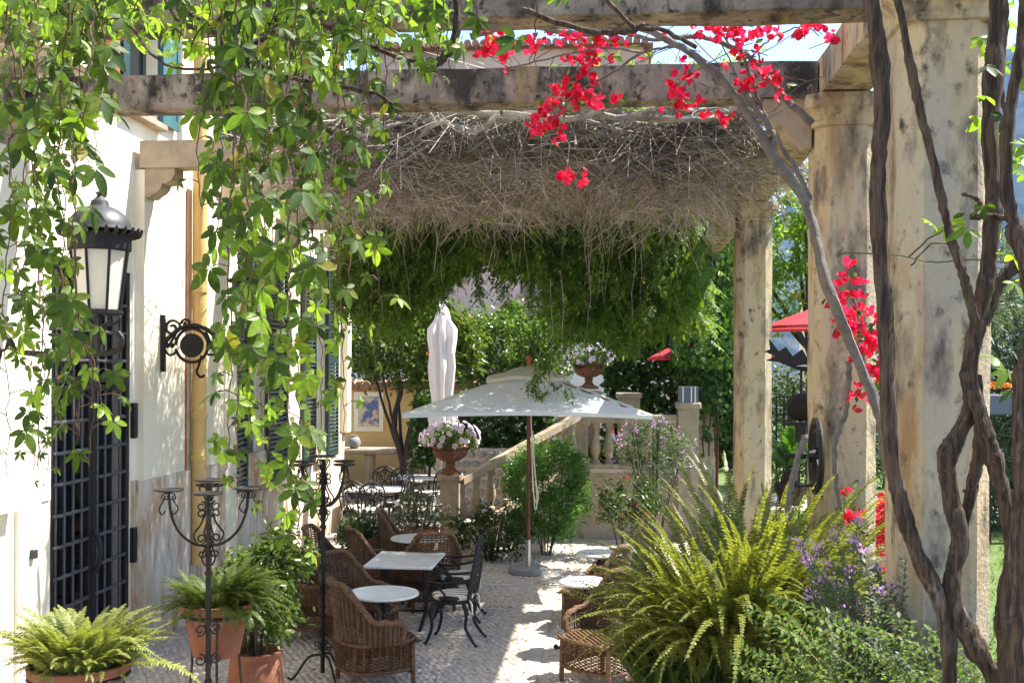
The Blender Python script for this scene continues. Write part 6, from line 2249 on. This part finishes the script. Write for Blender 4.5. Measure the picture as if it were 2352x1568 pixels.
def hedge(name, label, x0, x1, y0, y1, z0, z1, n, tpl, size, m, cat='hedge', fl=None):
    t = thing(name, label, cat, ((x0 + x1) / 2, (y0 + y1) / 2, 0))
    cx, cy, cz = (x0 + x1) / 2, (y0 + y1) / 2, (z0 + z1) / 2
    sb = MB()
    k = max(3, int((x1 - x0) / .5))
    for i in range(k):
        x = x0 + (x1 - x0) * (i + .5) / k
        sb.tube([(x, cy, 0), (x + random.uniform(-.1, .1), cy, cz), (x + random.uniform(-.2, .2), cy, z1 - .2)], .03, 6)
    sb.build('stem', M['dark_bark'], t, kind='stuff')
    pos = np.stack([RNG.uniform(x0, x1, n), RNG.uniform(y0, y1, n), z0 + (z1 - z0) * RNG.random(n)], -1)
    pos += rand_dirs(n) * (.10 * np.sin(pos[:, :1] * 5 + pos[:, 2:] * 4))
    leaf_cloud('foliage', pos, tpl, size, M[m], t, .2, .7)
    if fl:
        q = pos[RNG.integers(0, n, fl[1])] + np.array([0, -.12, .05])
        scatter('flowers', LEAF, q, frames(rand_dirs(len(q)), rand_dirs(len(q)) + np.array([0, -1, 1])), RNG.uniform(.03, .06, len(q)), M[fl[0]], t)
    return t


a, b = at(1385, 930, 22.5), at(1620, 930, 22.5)
hedge('ivy_hedge', 'tall dark ivy hedge closing the view behind the balustrade', a[0], b[0] + .8, 22.3, 23.0, .8, 4.6, 9000, HEART, (.09, .15), 'ivy')
a, b = at(955, 980, 20.6), at(1200, 980, 20.6)
hedge('ivy_hedge', 'low dark ivy over the rubble wall behind the foot of the stair', a[0], b[0] + .6, 20.2, 20.6, .9, 2.25, 4500, HEART, (.07, .12), 'ivy')
a, b = at(1760, 880, 26), at(2000, 880, 26)
hedge('clipped_hedge', 'dark clipped hedge behind the well gear', a[0] - .8, b[0] + .6, 25.6, 26.4, 0, 2.55, 6500, LEAF, (.07, .12), 'ivy')
a, b = at(2150, 800, 19.6), at(2400, 800, 19.6)
hedge('oleander_hedge', 'grey-green oleander hedge past the tallest column', a[0], b[0] + .8, 19.0, 20.4, .1, 3.95, 9000, LONG, (.18, .30), 'grey_leaf')
a, b = at(2000, 880, 30), at(2352, 880, 30)
hedge('clipped_hedge', 'hedge along the far side of the lawn', a[0] - 4.5, b[0] + 3, 29.6, 30.6, 0, 2.9, 9000, LEAF, (.11, .18), 'olive')
q0, q1 = P(2275, 890, 18.0), P(2345, 890, 18.0)
n = 240
pos = np.stack([RNG.uniform(q0.x - .25, q1.x + .3, n), RNG.uniform(17.85, 18.15, n), q0.z + RNG.uniform(-.02, .08, n)], -1)
scatter('flowers', LEAF, pos, frames(rand_dirs(n, 0, 1), rand_dirs(n) + np.array([0, -.4, 1])), RNG.uniform(.04, .07, n), M['orange_petal'], mg)

# cycad
q = P(1815, 1100, 22.6)
cy = thing('cycad', 'cycad palm with stiff upright fronds in a dark pot on the lawn', 'palm', (q.x, 22.6, 0))
MB().lathe([(.22, 0), (.30, .35), (.33, .36), (.33, .42), (.28, .42), (0, .38)], 24).build('pot', M['soil'], cy, True, world=False)
MB().lathe([(.18, .38), (.20, .5), (.15, .62), (0, .68)], 14).build('trunk', M['dark_bark'], cy, world=False)
cm_ = [npmesh('frond', *frond_tpl(a, b, 90 + i, 40, .13), M['bright_leaf']) for i, (a, b) in enumerate(((85, 60), (72, 25), (55, -5)))]
for i in range(54):
    a = i * 2.4
    put('frond', cm_[i % 3], cy, None, (0, 0, .6), (0, random.uniform(-.1, .1), a), random.uniform(.85, 1.15))

# fallen leaves and petals on the cobbles
n = 260
pos = np.stack([RNG.uniform(-4.2, 1.0, n), RNG.uniform(8.8, 16, n), RNG.uniform(.02, .032, n)], -1)
scatter('fallen_leaves', LEAF, pos, frames(rand_dirs(n, -.1, .15), rand_dirs(n) * .3 + np.array([0, 0, 1])), RNG.uniform(.03, .07, n), M['dry_leaf'], None)
n = 70
pos = np.stack([RNG.uniform(-1.6, 1.0, n), RNG.uniform(8.8, 13, n), RNG.uniform(.02, .032, n)], -1)
scatter('fallen_petals', LEAF, pos, frames(rand_dirs(n, -.1, .2), rand_dirs(n) * .4 + np.array([0, 0, 1])), RNG.uniform(.02, .035, n), M['bract'], None)
# lawn blades in view
n = 9000
pos = np.stack([RNG.uniform(2.2, 10, n), RNG.uniform(9.5, 21.5, n), np.full(n, -.005)], -1)
dd = rand_dirs(n, .5, 1)
scatter('grass', LONG, pos, frames(dd, rand_dirs(n)), RNG.uniform(.05, .11, n), M['grass'], None)
n = 700
pos = np.stack([RNG.uniform(-.3, 1.1, n), RNG.uniform(17.75, 18.2, n), np.full(n, TZ)], -1)
scatter('grass', LONG, pos, frames(rand_dirs(n, .6, 1), rand_dirs(n)), RNG.uniform(.25, .5, n), M['grass'], None)
